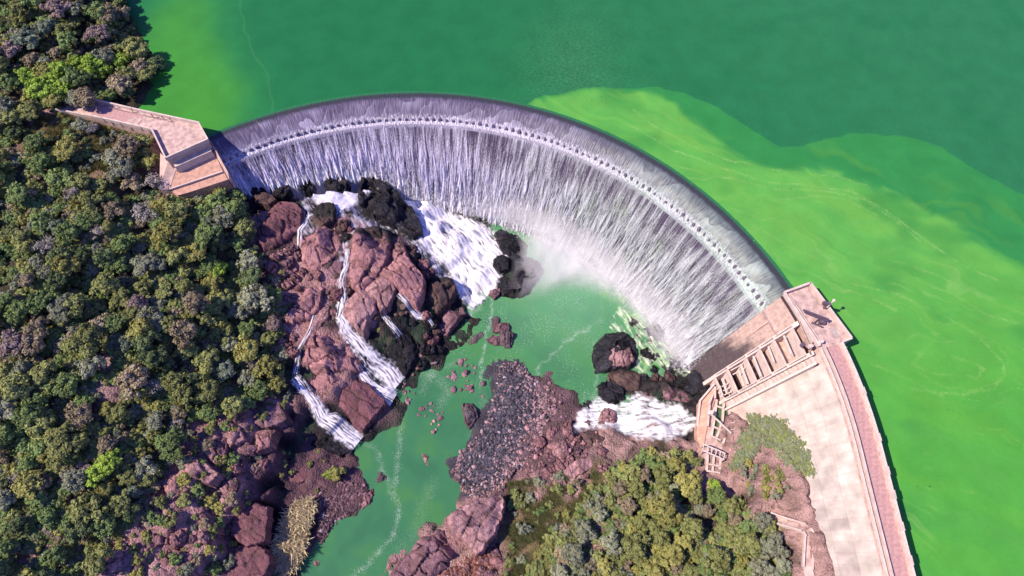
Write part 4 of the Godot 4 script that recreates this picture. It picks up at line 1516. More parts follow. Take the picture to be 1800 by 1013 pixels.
# a stream running down a line of marks [px, py, height, half width]
func stream(label: String, marks_: Array, cover: float) -> void:
	var pts := PackedVector3Array()
	var cols := PackedColorArray()
	var nx := 25
	var rows := 0
	var run := 0.0
	var total := 0.0
	var line: Array[Vector3] = []
	for q in marks_:
		line.append(P(q[0], q[1], q[2]))
	for k in line.size() - 1:
		total += line[k].distance_to(line[k + 1])
	for k in line.size() - 1:
		var n := maxi(3, int(line[k].distance_to(line[k + 1]) / 0.2))
		for m in n:
			if m == 0 and k > 0:
				continue
			var u := float(m) / (n - 1)
			var c := line[k].lerp(line[k + 1], u)
			var w: float = lerpf(marks_[k][3], marks_[k + 1][3], u) * 1.4
			var f := (line[k + 1] - line[k])
			if k > 0:
				f = f.normalized().lerp((line[k] - line[k - 1]).normalized(), 0.5 * (1 - u))
			var flat := Vector3(f.x, 0, f.z).normalized()
			var s := Vector3(-flat.z, 0, flat.x)
			if k > 0 or m > 0:
				run += line[k].distance_to(line[k + 1]) / n
			c.y = maxf(c.y + 0.5, H(c.x, c.z) + 0.6)
			for i in nx:
				var x := 2.0 * i / (nx - 1) - 1.0
				var wob := 0.22 * n3.get_noise_2d(run * 0.16, marks_[0][0]) * w
				var st := n2.get_noise_2d(x * w * 2.6 + marks_[0][0], run * 0.13)
				var p := c + s * (x * w + wob) + Vector3.UP * (0.3 * (1 - x * x) + 0.12 * st)
				var a := cover - 0.02 + 0.9 * st + 0.5 * n2.get_noise_2d(x * w * 6.5, run * 0.4)
				a = sstep(0.1, 0.8, a) * sstep(1.0, 0.35, absf(x) + 0.4 * n2.get_noise_2d(run * 0.9, x * 2.0))
				a *= sstep(0.0, 1.0, run + 0.4) * sstep(0.0, 0.6, total - run + 0.3)
				pts.append(p)
				cols.append(Color(0.86, 0.85, 0.95, clampf(a, 0, 0.95)))
			rows += 1
	var o := put("cascade", sheet(pts, cols, nx, rows), M.foam)
	tag(o, label, "cascade", "cascades between the boulders", "structure")


func build_white_water() -> void:
	var lav := Color(0.72, 0.7, 0.82)
	rapids("rapids", "broad white rapids sheeting down the rock from the dam foot to the pool", pixels("full", [640, 312, 690, 320, 730, 350, 790, 372, 850, 395, 900, 420, 890, 460, 872, 505, 830, 548, 806, 520, 790, 480, 758, 450, 735, 425, 735, 400, 715, 365, 690, 335]), Vector2(0.62, 0.78), 0.78, 0.85, 0.7, Color(0.86, 0.845, 0.92))
	rapids("rapids", "churning foam band along the dam foot above the wet boulders", pixels("full", [408, 326, 470, 318, 540, 306, 600, 295, 650, 296, 684, 316, 645, 342, 615, 368, 575, 378, 545, 356, 500, 346, 450, 350, 420, 345]), Vector2(0.8, 0.3), 0.86, 0.45, 1.0, lav)
	rapids("rapids", "braided foam streams threading between the dark wet boulders", pixels("full", [545, 352, 600, 350, 640, 372, 680, 385, 735, 410, 775, 440, 795, 490, 770, 490, 740, 450, 690, 405, 640, 400, 612, 430, 606, 470, 596, 470, 600, 420, 620, 390, 585, 375, 560, 400, 535, 420, 530, 395]), Vector2(0.3, 0.95), 0.36, 0.6, 0.55, lav)
	rapids("rapids", "dazzling white churn where the outlet jet breaks against the rocks", pixels("full", [1010, 758, 1015, 725, 1050, 700, 1090, 712, 1120, 690, 1165, 708, 1200, 712, 1224, 735, 1222, 752, 1180, 775, 1120, 772, 1080, 755, 1045, 752]), Vector2(-1, 0.1), 0.66, 0.7, 0.55, Color(0.84, 0.84, 0.87))
	rapids("rapids", "creamy green foam swirling round the rocks under the falling water", pixels("full", [1085, 545, 1120, 555, 1160, 590, 1200, 625, 1240, 655, 1210, 665, 1180, 650, 1150, 640, 1130, 660, 1105, 640, 1100, 600, 1070, 580]), Vector2(0.6, 0.8), 0.32, 0.6, 0.3, Color(0.72, 0.86, 0.62))
	stream("widest white cascade sliding between the great pink boulder and the dark cliff", [[598, 558, 9.2, 0.9], [612, 585, 7.6, 1.5], [640, 622, 5.4, 1.9], [668, 652, 2.6, 2.3], [700, 680, 0.6, 2.6]], 0.62)
	stream("short cascade spilling over the flat purple slab into the river", [[628, 650, 4.6, 0.8], [650, 676, 2.8, 1.2], [672, 692, 1.2, 1.6], [694, 704, 0.3, 1.8]], 0.6)
	stream("long slanting cascade at the wooded edge of the boulders", [[520, 664, 8.6, 1.0], [545, 700, 6.4, 1.1], [570, 735, 4.4, 1.5], [600, 762, 2.2, 1.8], [628, 784, 0.4, 1.9]], 0.66)
	stream("thin side arm looping off the long slanting cascade", [[572, 732, 4.6, 0.4], [590, 733, 3.6, 0.5], [612, 750, 1.8, 0.6], [632, 768, 0.4, 0.7]], 0.5)
	stream("faint veil of water trickling down the dark cliff", [[672, 552, 7.6, 0.5], [690, 578, 5.6, 0.7], [704, 598, 3.4, 0.9]], 0.4)
	stream("bluish trickle between the red boulder and the round brown one", [[700, 520, 8.8, 0.5], [720, 545, 6.6, 0.8], [735, 560, 4.8, 1.0], [750, 560, 4.4, 0.6], [762, 575, 2.8, 0.5]], 0.45)
	stream("narrow stream in the cleft beside the slanting purple slab", [[612, 440, 11.4, 0.5], [610, 470, 10.8, 0.6], [600, 505, 10.2, 0.9], [604, 535, 9.6, 1.1], [598, 560, 9.2, 0.9]], 0.45)
	stream("narrow stream curling round the dark topped boulder", [[572, 362, 12.2, 0.6], [545, 385, 12.4, 0.7], [530, 410, 12.6, 0.6], [527, 440, 12.4, 0.5]], 0.4)
	stream("shaded trickle under the bushes at the forest edge", [[556, 560, 9.4, 0.4], [545, 590, 9.0, 0.5], [528, 620, 8.9, 0.5], [520, 660, 8.7, 0.6]], 0.35)
	build_spray()


# drifting spray at the foot of the fall: banks of mist and thousands of drops
func build_spray() -> void:
	# mist: thin veils one behind the other, rolling down the face and out over the pool
	for layer in 7:
		var na := 220
		var nu := 46
		var pts := PackedVector3Array()
		var cols := PackedColorArray()
		for j in nu:
			var u := float(j) / (nu - 1)
			for i in na:
				var a := lerpf(-14.0, 70.0, float(i) / (na - 1))
				var low := maxf(foot_h(a), 0.0)
				var foot := 6.2 + (20.3 - low) * 0.56
				var lump := n1.get_noise_3d(a * 0.16, u * 5.0, layer * 4.0)
				var reach := 4.5 + 16.0 * exp(-pow((a - 30.0) / 10.0, 2)) + 2.5 * n3.get_noise_1d(a * 0.2 + layer)
				var d := foot - 5.5 + 5.5 * u * 2.0 if u < 0.5 else foot + reach * (u - 0.5) * 2.0
				var y := low + 9.8 * (1.0 - u * 2.0) + 0.9 if u < 0.5 else low + 0.9 + 0.5 * (1 - u)
				var out := 1.2 + 0.55 * layer
				d += out * (1.0 - 0.4 * u)
				y += 0.45 * layer * (1.2 - u) + 1.2 * lump
				var along := (sstep(6.0, 27.0, a) if u < 0.45 else sstep(21.0, 30.0, a)) * sstep(70.0, 62.0, a)
				var alpha := (0.10 + 0.16 * n1.get_noise_3d(a * 0.11 + 3.0, u * 2.4, layer * 2.0 + 9.0)) * along
				alpha *= 0.82 * sstep(0.05, 0.42, u) * sstep(1.0, 0.5, u) * (1.0 + 0.9 * exp(-pow((a - 33.0) / 12.0, 2)))
				pts.append(polar(a, RAD - d, maxf(y, low + 0.35)))
				cols.append(Color(0.86, 0.87, 0.9, clampf(alpha, 0, 0.4)))
		tag(put("mist", sheet(pts, cols, na, nu), M.foam), "thin white mist drifting off the foot of the falling water", "", "", "stuff")
	rng.seed = 17
	var where := []
	var tints := []
	for i in 26000:
		var a := rng.randf_range(-8, 69)
		var t := pow(rng.randf(), 1.6)
		var low := foot_h(a)
		var y := low + 9.0 * t * rng.randf() + 0.4
		var d := 6.2 + (20.3 - y) * 0.56 + 1.0 + absf(rng.randfn(0, 2.0)) * (1.2 - t)
		if rng.randf() > 0.55 + 0.6 * n1.get_noise_1d(a * 0.5):
			continue
		var p := polar(a, RAD - d, y)
		var s := rng.randf_range(0.1, 0.38)
		where.append(Transform3D(Basis.from_euler(Vector3(rng.randf() * TAU, rng.randf() * TAU, 0)).scaled(Vector3(s, s * 0.8, s)), p))
		tints.append(Color(0.8, 0.8, 0.85, rng.randf_range(0.04, 0.16)))
	var st := tool()
	var v := []
	for k in 5:
		v.append(Vector3(cos(TAU * k / 5), 0.25 * sin(k * 2.4), sin(TAU * k / 5)))
	for k in 5:
		tri(st, Vector3(0, 0.5, 0), v[k], v[(k + 1) % 5], Vector3.UP)
		tri(st, Vector3(0, -0.4, 0), v[k], v[(k + 1) % 5], Vector3.DOWN)
	tag(scatter("spray", done(st), M.spray, where, tints), "loose white spray thrown up where the fall strikes rock and pool", "", "", "stuff")


# ---------------------------------------------------------------- rocks
const TONE := {"pink": [0.58, 0.3, 0.315], "rose": [0.64, 0.37, 0.38], "dark": [0.03, 0.029, 0.038], "brown": [0.17, 0.115, 0.1], "purple": [0.36, 0.205, 0.245], "red": [0.5, 0.25, 0.22], "grey": [0.22, 0.175, 0.2], "maroon": [0.3, 0.135, 0.16]}


# wet: how far from the upper end of the rock a dark wet cap reaches (0..1); lean: metres of rise per metre towards (x, z)
func boulder(label: String, zoom: String, marks_: Array, base: float, rise: float, tone: String, wet := 0.0, lean := Vector2.ZERO, jag := 1.0, blunt := 0.3, grow := 0.35) -> void:
	var poly := outline(zoom, marks_, base + 0.45 * rise)
	var swollen := Geometry2D.offset_polygon(poly, grow)
	if swollen.size():
		poly = swollen[0]
	rock(label, poly, base, rise, tone, wet, lean, jag, blunt)


var rock_polys: Array[PackedVector2Array] = []


func rock(label: String, poly: PackedVector2Array, base: float, rise: float, tone: String, wet := 0.0, lean := Vector2.ZERO, jag := 1.0, blunt := 0.3) -> void:
	rock_polys.append(poly)
	var lo := poly[0]
	var hi := poly[0]
	var mid := Vector2.ZERO
	for p in poly:
		lo = lo.min(p)
		hi = hi.max(p)
		mid += p / poly.size()
	var size := (hi - lo).length()
	var s := clampf(size / 46.0, 0.14, 0.23)
	lo -= Vector2(0.8, 0.8)
	hi += Vector2(0.8, 0.8)
	var nx := int((hi.x - lo.x) / s) + 2
	var nz := int((hi.y - lo.y) / s) + 2
	var es := PackedFloat32Array()
	var most := 0.3
	for j in nz:
		for i in nx:
			var q := lo + Vector2(i, j) * s
			var w := Vector2(n2.get_noise_2d(q.x * 0.5, q.y * 0.5), n2.get_noise_2d(q.x * 0.5 + 33, q.y * 0.5)) * minf(0.35, size * 0.035)
			var e := edge_distance(poly, q + w)
			es.append(e)
			most = maxf(most, e)
	var wide := clampf(blunt * most, 0.35, maxf(0.9, rise * 0.7))
	var t: Array = TONE[tone]
	# joint planes of the granite: the top is cut down to the lowest of them
	var cuts := []
	for k in 7:
		var a := TAU * (k + rng.randf_range(-0.3, 0.3)) / 7.0
		var slope := rng.randf_range(0.25, 1.1) * jag
		cuts.append([Vector2(cos(a), sin(a)) * slope, base + rise * rng.randf_range(0.92, 1.2) + slope * most * rng.randf_range(0.1, 0.55)])
	var pts := PackedVector3Array()
	var cols := PackedColorArray()
	var keep := PackedByteArray()
	var twist := rng.randf() * 100.0
	var ang := rng.randf() * PI
	var space := clampf(size * 0.24, 0.8, 3.2)
	for j in nz:
		for i in nx:
			var q := lo + Vector2(i, j) * s
			var e := es[j * nx + i]
			var u := clampf(e / wide, 0, 1)
			var jt := joints(q, twist, space, ang)
			var cr2 := absf(n1.get_noise_2d(q.x * 0.16 + q.y * 0.09 + twist, q.y * 0.1 - twist))
			var fine := joints(q, twist + 7.0, space * 0.37, ang + 0.5)
			var hair := joints(q, twist + 3.0, maxf(space * 0.16, 0.35), ang - 0.4)
			var bulk := sqrt(maxf(0.0, 1.0 - (1.0 - u) * (1.0 - u)))
			var gap := clampf(maxf(jt.y, 0.45 * sstep(0.02, 0.0, cr2)), 0, 1)
			var h := base + rise * (0.25 * sstep(0, 0.12, u) + 0.75 * bulk)
			var side := 0
			for ci in cuts.size():
				var cut: float = cuts[ci][1] - (q - mid).dot(cuts[ci][0]) + 0.25 * n1.get_noise_2d(q.x * 0.3 + ci * 9, q.y * 0.3)
				if cut < h:
					h = maxf(cut, base + rise * 0.5 * bulk)
					side = ci + 1
			h += u * (lean.dot(q - mid) + jag * (0.15 * minf(rise, 4.0) * jt.x + 0.05 * minf(rise, 3.0) * fine.x + 0.14 * n1.get_noise_2d(q.x * 0.25 + twist, q.y * 0.25)) - minf(jag, 1.2) * 0.6 * gap * minf(1.0, rise * 0.3) - 0.13 * fine.y * jag + 0.05 * hair.x * jag)
			h += 0.05 * n2.get_noise_2d(q.x * 1.1, q.y * 1.1) + 0.04 * ridge.get_noise_2d(q.x * 0.9, q.y * 0.9)
			if e < 0.0:
				h = base - 2.5
			pts.append(Vector3(q.x, h, q.y))
			var k := 1.0 + 0.06 * ((side * 5) % 7 - 3) / 3.0 + 0.24 * n2.get_noise_2d(q.x * 0.25, q.y * 0.25 + twist) + 0.13 * jt.z + 0.06 * fine.z
			var c := Color(t[0] * k, t[1] * k, t[2] * k)
			c = c.lerp(Color(t[0] * 1.25, t[1] * 1.3, t[2] * 1.3), 0.5 * sstep(0.1, 0.5, n1.get_noise_2d(q.x * 0.2 + 7, q.y * 0.2 + twist)))
			c = c.lerp(Color(0.05, 0.032, 0.038) if tone != "dark" else Color(0.01, 0.01, 0.013), 0.85 * gap)
			if tone != "dark":
				c = c.lerp(Color(0.12, 0.065, 0.08), 0.55 * fine.y)
				c = c.lerp(Color(0.13, 0.07, 0.085), 0.4 * hair.y * sstep(-0.1, 0.3, n1.get_noise_2d(q.x * 0.2 - twist, q.y * 0.2)))
			# rust and dark water marks
			if tone != "dark":
				c = c.lerp(Color(0.14, 0.08, 0.085), 0.55 * sstep(0.15, 0.5, n2.get_noise_2d(q.x * 0.14 + twist, q.y * 0.2 + 3)))
			if wet > 0.0:
				var up := (q.y - lo.y) / (hi.y - lo.y)
				c = c.lerp(Color(0.04, 0.042, 0.04), 0.92 * sstep(wet + 0.08, wet - 0.08, up + 0.15 * n2.get_noise_2d(q.x * 0.5, q.y * 0.5)))
			if tone == "dark":
				var wetness := 1.0 + 0.5 * jt.z + 0.3 * fine.z
				c = Color(c.r * wetness, c.g * wetness, c.b * wetness)
				c = c.lerp(Color(0.6, 0.58, 0.68), 0.55 * sstep(0.38, 0.55, n2.get_noise_2d(q.x * 0.5, q.y * 1.6)) * (1.0 - bulk * 0.8))
				c = c.lerp(Color(0.075, 0.055, 0.065), 0.5 * sstep(0.3, 0.6, n1.get_noise_2d(q.x * 0.2 + 80, q.y * 0.2)))
			cols.append(c)
			keep.append(1 if e > 0.0 else 0)
	tag(put("boulder", sheet(pts, cols, nx, nz, keep), M.wet_rock if tone == "dark" else M.rock), label, "boulder")


func stone_mesh(seed_: int, flat: float) -> ArrayMesh:
	rng.seed = seed_
	var sp := SphereMesh.new()
	sp.radius = 1.0
	sp.height = 2.0
	sp.radial_segments = 10
	sp.rings = 6
	var arr := sp.get_mesh_arrays()
	var vs: PackedVector3Array = arr[Mesh.ARRAY_VERTEX]
	var cuts := []
	for k in 9:
		cuts.append([Vector3(rng.randfn(), rng.randfn() * 0.8 + 0.2, rng.randfn()).normalized(), rng.randf_range(0.45, 0.8)])
	for i in vs.size():
		var v := vs[i]
		for c in cuts:
			var over: float = v.dot(c[0]) - c[1]
			if over > 0:
				v -= c[0] * over
		vs[i] = v * Vector3(1.0, flat, 0.8)
	var st := tool()
	var idx: PackedInt32Array = arr[Mesh.ARRAY_INDEX]
	for i in range(0, idx.size(), 3):
		var a := vs[idx[i]]
		var b := vs[idx[i + 1]]
		var c := vs[idx[i + 2]]
		if (b - a).cross(c - a).length() > 1e-5:
			tri(st, a, b, c, a + b + c)
	return done(st)


func build_boulders() -> void:
	rng.seed = 301
	boulder("huge black wet rock hump standing in the foam under the dam", "rocks", [740, 110, 800, 100, 880, 120, 960, 190, 1000, 260, 1060, 290, 1090, 350, 1118, 440, 1060, 468, 985, 420, 900, 405, 830, 390, 760, 375, 700, 310, 715, 210], 7.2, 4.8, "dark", 0.0, Vector2(-0.1, 0), 1.7, 0.25)
	boulder("brown pink boulder half shaded by the forest edge near the dam", "rocks", [230, 255, 310, 268, 365, 330, 352, 420, 290, 465, 205, 545, 120, 575, 70, 525, 88, 450, 145, 400, 140, 330], 12.8, 3.4, "maroon", 0.0, Vector2(-0.05, 0.1))
	boulder("dark striped rock cap right above the broad pink boulder", "rocks", [490, 290, 560, 285, 578, 330, 565, 395, 500, 435, 430, 445, 378, 415, 420, 340], 11.4, 3.0, "brown", 0.6)
	boulder("broad pink boulder with a rounded pale knob on its lower end", "rocks", [380, 425, 440, 432, 560, 440, 612, 500, 600, 560, 545, 640, 450, 702, 395, 700, 368, 640, 375, 590, 330, 540, 350, 485], 10.6, 4.2, "pink", 0.12, Vector2(-0.12, 0.0))
	boulder("tall domed pink boulder with a black wet cap in the middle of the streams", "rocks", [720, 470, 760, 432, 850, 418, 910, 450, 922, 540, 905, 620, 852, 700, 800, 772, 735, 838, 680, 802, 652, 740, 660, 660, 692, 590, 685, 530], 8.6, 5.4, "pink", 0.26, Vector2(-0.12, 0.0))
	boulder("cracked red pink boulder beside the domed one facing the rapids", "rocks", [930, 600, 960, 520, 1010, 535, 1032, 630, 1090, 700, 1138, 750, 1128, 850, 1082, 925, 1020, 885, 960, 805, 890, 762, 858, 742, 900, 655], 7.2, 4.4, "pink", 0.16, Vector2(-0.1, 0.0))
	boulder("smooth pale pink boulder wedged below the cracked red one", "rocks", [760, 842, 830, 790, 890, 772, 962, 802, 962, 850, 932, 920, 872, 985, 840, 905], 7.0, 4.0, "rose", 0.0, Vector2(-0.1, 0.0), 0.6)
	boulder("round pale pink boulder at the head of the widest cascade", "falls", [468, 62, 520, 8, 562, -25, 622, -12, 662, 50, 652, 112, 604, 172, 572, 238, 532, 205, 462, 152, 450, 110], 6.6, 4.6, "rose", 0.0, Vector2(-0.12, 0.0), 0.7)
	boulder("round dark brown wet boulder at the edge of the broad rapids", "rocks", [1180, 790, 1230, 740, 1290, 748, 1342, 820, 1292, 905, 1222, 965, 1190, 930, 1168, 870], 3.2, 3.8, "brown", 0.3)
	boulder("purple streaked slab where the broad rapids meet the pool", "falls", [1050, 165, 1090, 115, 1150, 80, 1205, 72, 1222, 108, 1160, 180, 1105, 242, 1062, 232], 0.2, 2.8, "purple")
	boulder("slanting smooth purple slab left dry between two streams", "rocks", [540, 700, 600, 592, 652, 580, 642, 640, 612, 732, 540, 805, 498, 780], 9.8, 2.0, "purple", 0.0, Vector2.ZERO, 0.4)
	boulder("rough pink outcrop at the forest edge below the broad boulder", "rocks", [380, 830, 470, 772, 492, 830, 470, 940, 402, 1005, 300, 1030, 230, 1010, 310, 950], 10.0, 2.8, "pink", 0.0, Vector2(-0.08, 0))
	boulder("largest pink boulder with a speckled crown between two cascades", "falls", [370, 162, 420, 155, 462, 230, 492, 310, 532, 400, 548, 460, 482, 492, 400, 545, 330, 605, 270, 592, 180, 535, 152, 492, 190, 420, 200, 320, 290, 222], 4.2, 6.6, "pink", 0.0, Vector2(-0.1, -0.02), 1.2)
	boulder("flat purple red slab with long white cracks by the river", "falls", [500, 558, 560, 540, 642, 602, 718, 690, 642, 785, 572, 865, 520, 832, 480, 752, 400, 702, 392, 650], 0.6, 4.2, "maroon", 0.0, Vector2(-0.1, -0.05), 0.5)
	boulder("narrow upright pink rock at the top of the cleft", "falls", [332, 68, 362, 88, 352, 152, 290, 205, 282, 142], 8.0, 2.6, "rose", 0.0, Vector2.ZERO, 0.6)
	boulder("long ribbed pink ledge along the shaded trickle", "falls", [42, 162, 110, 120, 200, 60, 282, 18, 304, 80, 252, 172, 182, 232, 92, 252, 48, 222], 8.6, 2.6, "pink")
	boulder("black dripping cliff between the widest cascade and the pool", "falls", [700, 170, 760, 130, 850, 200, 902, 260, 934, 340, 884, 432, 842, 505, 760, 442, 718, 350, 688, 250], -0.5, 5.2, "dark")
	boulder("dark wedge of wet rock behind the bluish trickle", "falls", [770, 110, 850, 90, 930, 130, 960, 190, 930, 250, 860, 190, 790, 150], 1.0, 4.2, "dark")
	boulder("small rust red rock at the foot of the round brown boulder", "rocks", [1130, 920, 1160, 900, 1182, 925, 1160, 960, 1125, 945], 3.6, 1.6, "red")
	boulder("small black rock breaking the foam at the left end of the fall", "rocks", [352, 130, 400, 112, 440, 150, 430, 195, 375, 205, 350, 170], 11.6, 1.1, "dark", 0.0, Vector2.ZERO, 2.4, 0.2, 0.0)
	boulder("large black rock splitting the fall just beside the dam", "rocks", [500, 150, 530, 90, 600, 95, 660, 135, 640, 200, 580, 245, 515, 215], 10.6, 1.9, "dark", 0.0, Vector2.ZERO, 2.4, 0.2, 0.0)
	boulder("low olive black rock at the far end of the fall", "rocks", [200, 175, 280, 160, 290, 190, 240, 240, 195, 245, 170, 215], 12.8, 1.1, "dark", 0.0, Vector2.ZERO, 2.4, 0.2, 0.0)
	boulder("brownish wet rock under the trees by the abutment", "rocks", [60, 225, 140, 215, 190, 250, 150, 280, 70, 270], 13.6, 1.1, "brown")
	boulder("heap of small black rocks at the corner of the fall", "rocks", [5, 175, 60, 165, 120, 180, 110, 215, 40, 215], 14.2, 0.9, "dark", 0.0, Vector2.ZERO, 2.4, 0.2, 0.0)
	boulder("black ribbed rock standing where the rapids meet the mist", "pool", [302, 30, 340, 8, 402, 55, 442, 130, 462, 190, 405, 182, 352, 152, 318, 85], 0.4, 3.4, "dark")
	boulder("round black rock beside the ribbed one in the rapids", "pool", [300, 195, 345, 168, 390, 198, 382, 250, 332, 268, 298, 235], 0.8, 2.4, "dark", 0.0, Vector2.ZERO, 0.4)
	boulder("jagged black outcrop full of wet edges jutting into the pool", "pool", [380, 255, 430, 185, 500, 175, 560, 200, 588, 260, 560, 300, 520, 350, 500, 390, 420, 410, 350, 395, 320, 330, 340, 275], -0.2, 2.4, "dark", 0.0, Vector2.ZERO, 2.2)
	boulder("pink black rock stub at the lower end of the rapids", "pool", [272, 390, 300, 342, 330, 352, 325, 400, 300, 420], 0.0, 1.4, "purple")
	boulder("dark grey boulder tip of the small island in the pool", "pool", [340, 625, 378, 618, 412, 632, 395, 705, 365, 705, 335, 660], -0.2, 2.0, "grey")
	boulder("purple boulder on top of the small island in the pool", "pool", [292, 585, 345, 575, 382, 570, 385, 612, 340, 622, 296, 618], -0.2, 1.6, "purple")
	boulder("low purple rock on the near side of the small island", "pool", [258, 668, 290, 640, 330, 655, 348, 690, 300, 695], -0.2, 1.2, "purple")
	boulder("small round rock trailing a foam line above the island", "pool", [288, 545, 310, 528, 325, 545, 318, 578, 292, 580], -0.2, 1.0, "grey")
	boulder("slender half drowned rock left of the small island", "pool", [145, 680, 175, 648, 225, 622, 232, 640, 195, 675, 155, 690], -0.2, 0.9, "grey")
	boulder("large round black boulder with a pink bald patch in the pool corner", "pool", [898, 695, 960, 632, 1060, 615, 1132, 660, 1152, 740, 1140, 805, 1060, 835, 980, 845, 905, 852, 888, 770], -0.6, 4.2, "dark")
	boulder("bare pink hump resting against the large round black boulder", "pool", [985, 735, 1020, 700, 1060, 745, 1100, 715, 1130, 775, 1100, 815, 1000, 825, 985, 790], 1.2, 2.7, "rose")
	boulder("knobbly brown rock below the large round black boulder", "pool", [990, 855, 1080, 838, 1165, 868, 1155, 965, 1065, 962, 975, 905], -0.3, 1.8, "brown", 0.3)
	boulder("black wet rock nearest the falling water under the gate tower", "pool", [1186, 602, 1260, 570, 1332, 600, 1365, 645, 1300, 682, 1222, 640], -0.5, 1.9, "dark")
	boulder("small black rock in the green scum beside the fall", "pool", [1085, 545, 1125, 530, 1160, 560, 1168, 610, 1120, 590], -0.5, 1.1, "dark")
	boulder("flat dark rock ringed by pale foam under the gate tower", "pool", [1268, 795, 1340, 768, 1452, 812, 1425, 885, 1335, 862], -0.4, 1.4, "dark")
	boulder("great smooth black rock below the outlet bays", "pool", [1440, 885, 1500, 845, 1605, 850, 1690, 800, 1700, 860, 1640, 905, 1560, 985, 1480, 995, 1402, 942], 0.0, 3.2, "dark", 0.0, Vector2(-0.05, 0.05), 0.5)
	boulder("craggy dark rock ridge above the white churn", "pool", [1160, 955, 1240, 915, 1330, 930, 1420, 965, 1500, 1010, 1440, 1040, 1330, 1010, 1230, 1010], -0.2, 2.2, "purple", 0.5, Vector2.ZERO, 1.8)
	boulder("dark stone lump between the round boulder and the scum", "pool", [1170, 735, 1215, 715, 1260, 770, 1235, 810, 1180, 790], -0.4, 1.5, "dark")
	boulder("lone pink rock stranded in the white churn", "bar", [742, 262, 768, 215, 815, 222, 824, 260, 792, 312, 760, 302], -0.2, 2.0, "rose")
	boulder("black rock hump at the pool lip before the white churn", "bar", [735, 110, 790, 70, 850, 110, 862, 160, 820, 200, 760, 170], -0.4, 2.0, "dark")
	boulder("small dark rock awash at the start of the white churn", "bar", [655, 195, 690, 178, 722, 200, 700, 222, 660, 222], -0.3, 1.0, "dark")
	boulder("slim grey rock leaning at the edge of the rubble bar", "bar", [92, 195, 138, 192, 158, 250, 122, 306, 100, 262], -0.2, 2.2, "grey", 0.0, Vector2(-0.3, 0))
	boulder("big sunlit pink boulder with a sheer black side at the river mouth", "river", [1190, 702, 1222, 660, 1330, 602, 1402, 575, 1490, 560, 1512, 600, 1490, 700, 1450, 790, 1395, 862, 1350, 888, 1300, 830, 1202, 762], 0.4, 7.6, "rose", 0.1, Vector2(-0.3, 0.02), 0.6, 0.22)
	boulder("mossy grey pink boulder lying in the river below the sunlit one", "river", [850, 1015, 902, 930, 972, 880, 1012, 820, 1072, 770, 1152, 742, 1222, 792, 1322, 860, 1322, 905, 1252, 972, 1182, 962, 1122, 1002, 1050, 1045, 905, 1052], -0.6, 4.6, "purple", 0.0, Vector2(-0.12, 0.0), 1.3, 0.3)
	boulder("flat pink slab above the thorn bushes on the rubble bar", "bar", [566, 522, 638, 462, 700, 450, 738, 470, 692, 502, 622, 538], 2.6, 1.5, "rose", 0.0, Vector2.ZERO, 0.6)
	boulder("pale rounded stone sitting alone on the rubble bar", "bar", [405, 450, 430, 440, 450, 455, 440, 474, 412, 474], 1.8, 0.9, "rose")
	boulder("cracked pink crag among the near bushes at the foot of the picture", "bar", [712, 842, 782, 848, 808, 900, 815, 1000, 760, 1040, 672, 1020, 660, 960, 705, 910], 4.6, 2.8, "rose", 0.0, Vector2.ZERO, 1.4)
	boulder("broad pink bedrock plate on the rubble bar", "bar", [430, 520, 480, 500, 520, 530, 505, 600, 450, 650, 425, 590], 2.2, 0.8, "pink", 0.0, Vector2.ZERO, 0.6)
	boulder("split pink block by the dark hollow on the bar", "bar", [520, 380, 570, 360, 600, 420, 570, 450, 530, 430], 2.2, 1.2, "rose")
	boulder("dark pink standing block beside the churn on the bar", "bar", [575, 290, 605, 270, 615, 350, 595, 390, 575, 350], 1.2, 1.8, "pink")
	boulder("big squarish pink block on the bank of the churn", "bar", [650, 340, 720, 310, 770, 350, 740, 400, 670, 395], 1.0, 1.4, "brown")
	boulder("weathered pink outcrop with bushes round it above the cliff", "south", [758, 510, 820, 498, 882, 530, 932, 570, 892, 612, 820, 572], 13.6, 2.2, "rose", 0.0, Vector2(-0.1, 0.1))
	boulder("pale pink rock bench near the top of the shaded cliff", "south", [938, 392, 1022, 368, 1052, 420, 992, 452], 12.2, 1.6, "rose")
	boulder("pink rock nose overlooking the long slanting cascade", "south", [1108, 392, 1182, 388, 1160, 452, 1108, 472], 10.0, 1.8, "pink")
	boulder("purple outcrop edge at the top of the slanting cascade", "south", [1048, 290, 1200, 278, 1235, 330, 1150, 372, 1060, 342], 9.2, 1.8, "purple")
	boulder("small pink outcrop in a gap of the wooded slope", "south", [700, 600, 760, 570, 802, 640, 740, 685], 13.4, 1.5, "pink")
	boulder("long pink rock band under the bright bush", "south", [548, 770, 640, 738, 732, 740, 702, 802, 600, 822], 13.2, 1.6, "rose")
	boulder("tilted pink rock sheet at the bottom edge of the wooded slope", "south", [338, 1005, 422, 950, 520, 870, 622, 858, 602, 932, 520, 985, 450, 1030], 13.4, 2.0, "rose", 0.0, Vector2(-0.08, 0.08))
	boulder("smooth pink rock back near the bottom of the slope", "south", [640, 932, 740, 898, 832, 930, 760, 1015, 660, 992], 11.2, 1.7, "pink")
	boulder("dark purple cliff top hanging over the shaded gully", "south", [850, 950, 960, 900, 1102, 880, 1142, 905, 1162, 965, 1118, 1030, 850, 1040], 6.6, 0.7, "maroon", 0.0, Vector2(0, 0.05), 1.2, 0.12)
	boulder("shaded purple cliff shoulder above the gully", "south", [1010, 740, 1100, 700, 1150, 720, 1140, 860, 1060, 880, 1000, 830], 7.6, 0.6, "maroon", 0.0, Vector2.ZERO, 1.3, 0.12)
	boulder("flat dark purple shelf right of the shaded gully", "river", [225, 400, 330, 345, 420, 330, 480, 390, 440, 450, 330, 480, 240, 490], 1.8, 1.0, "maroon", 0.0, Vector2.ZERO, 0.4)
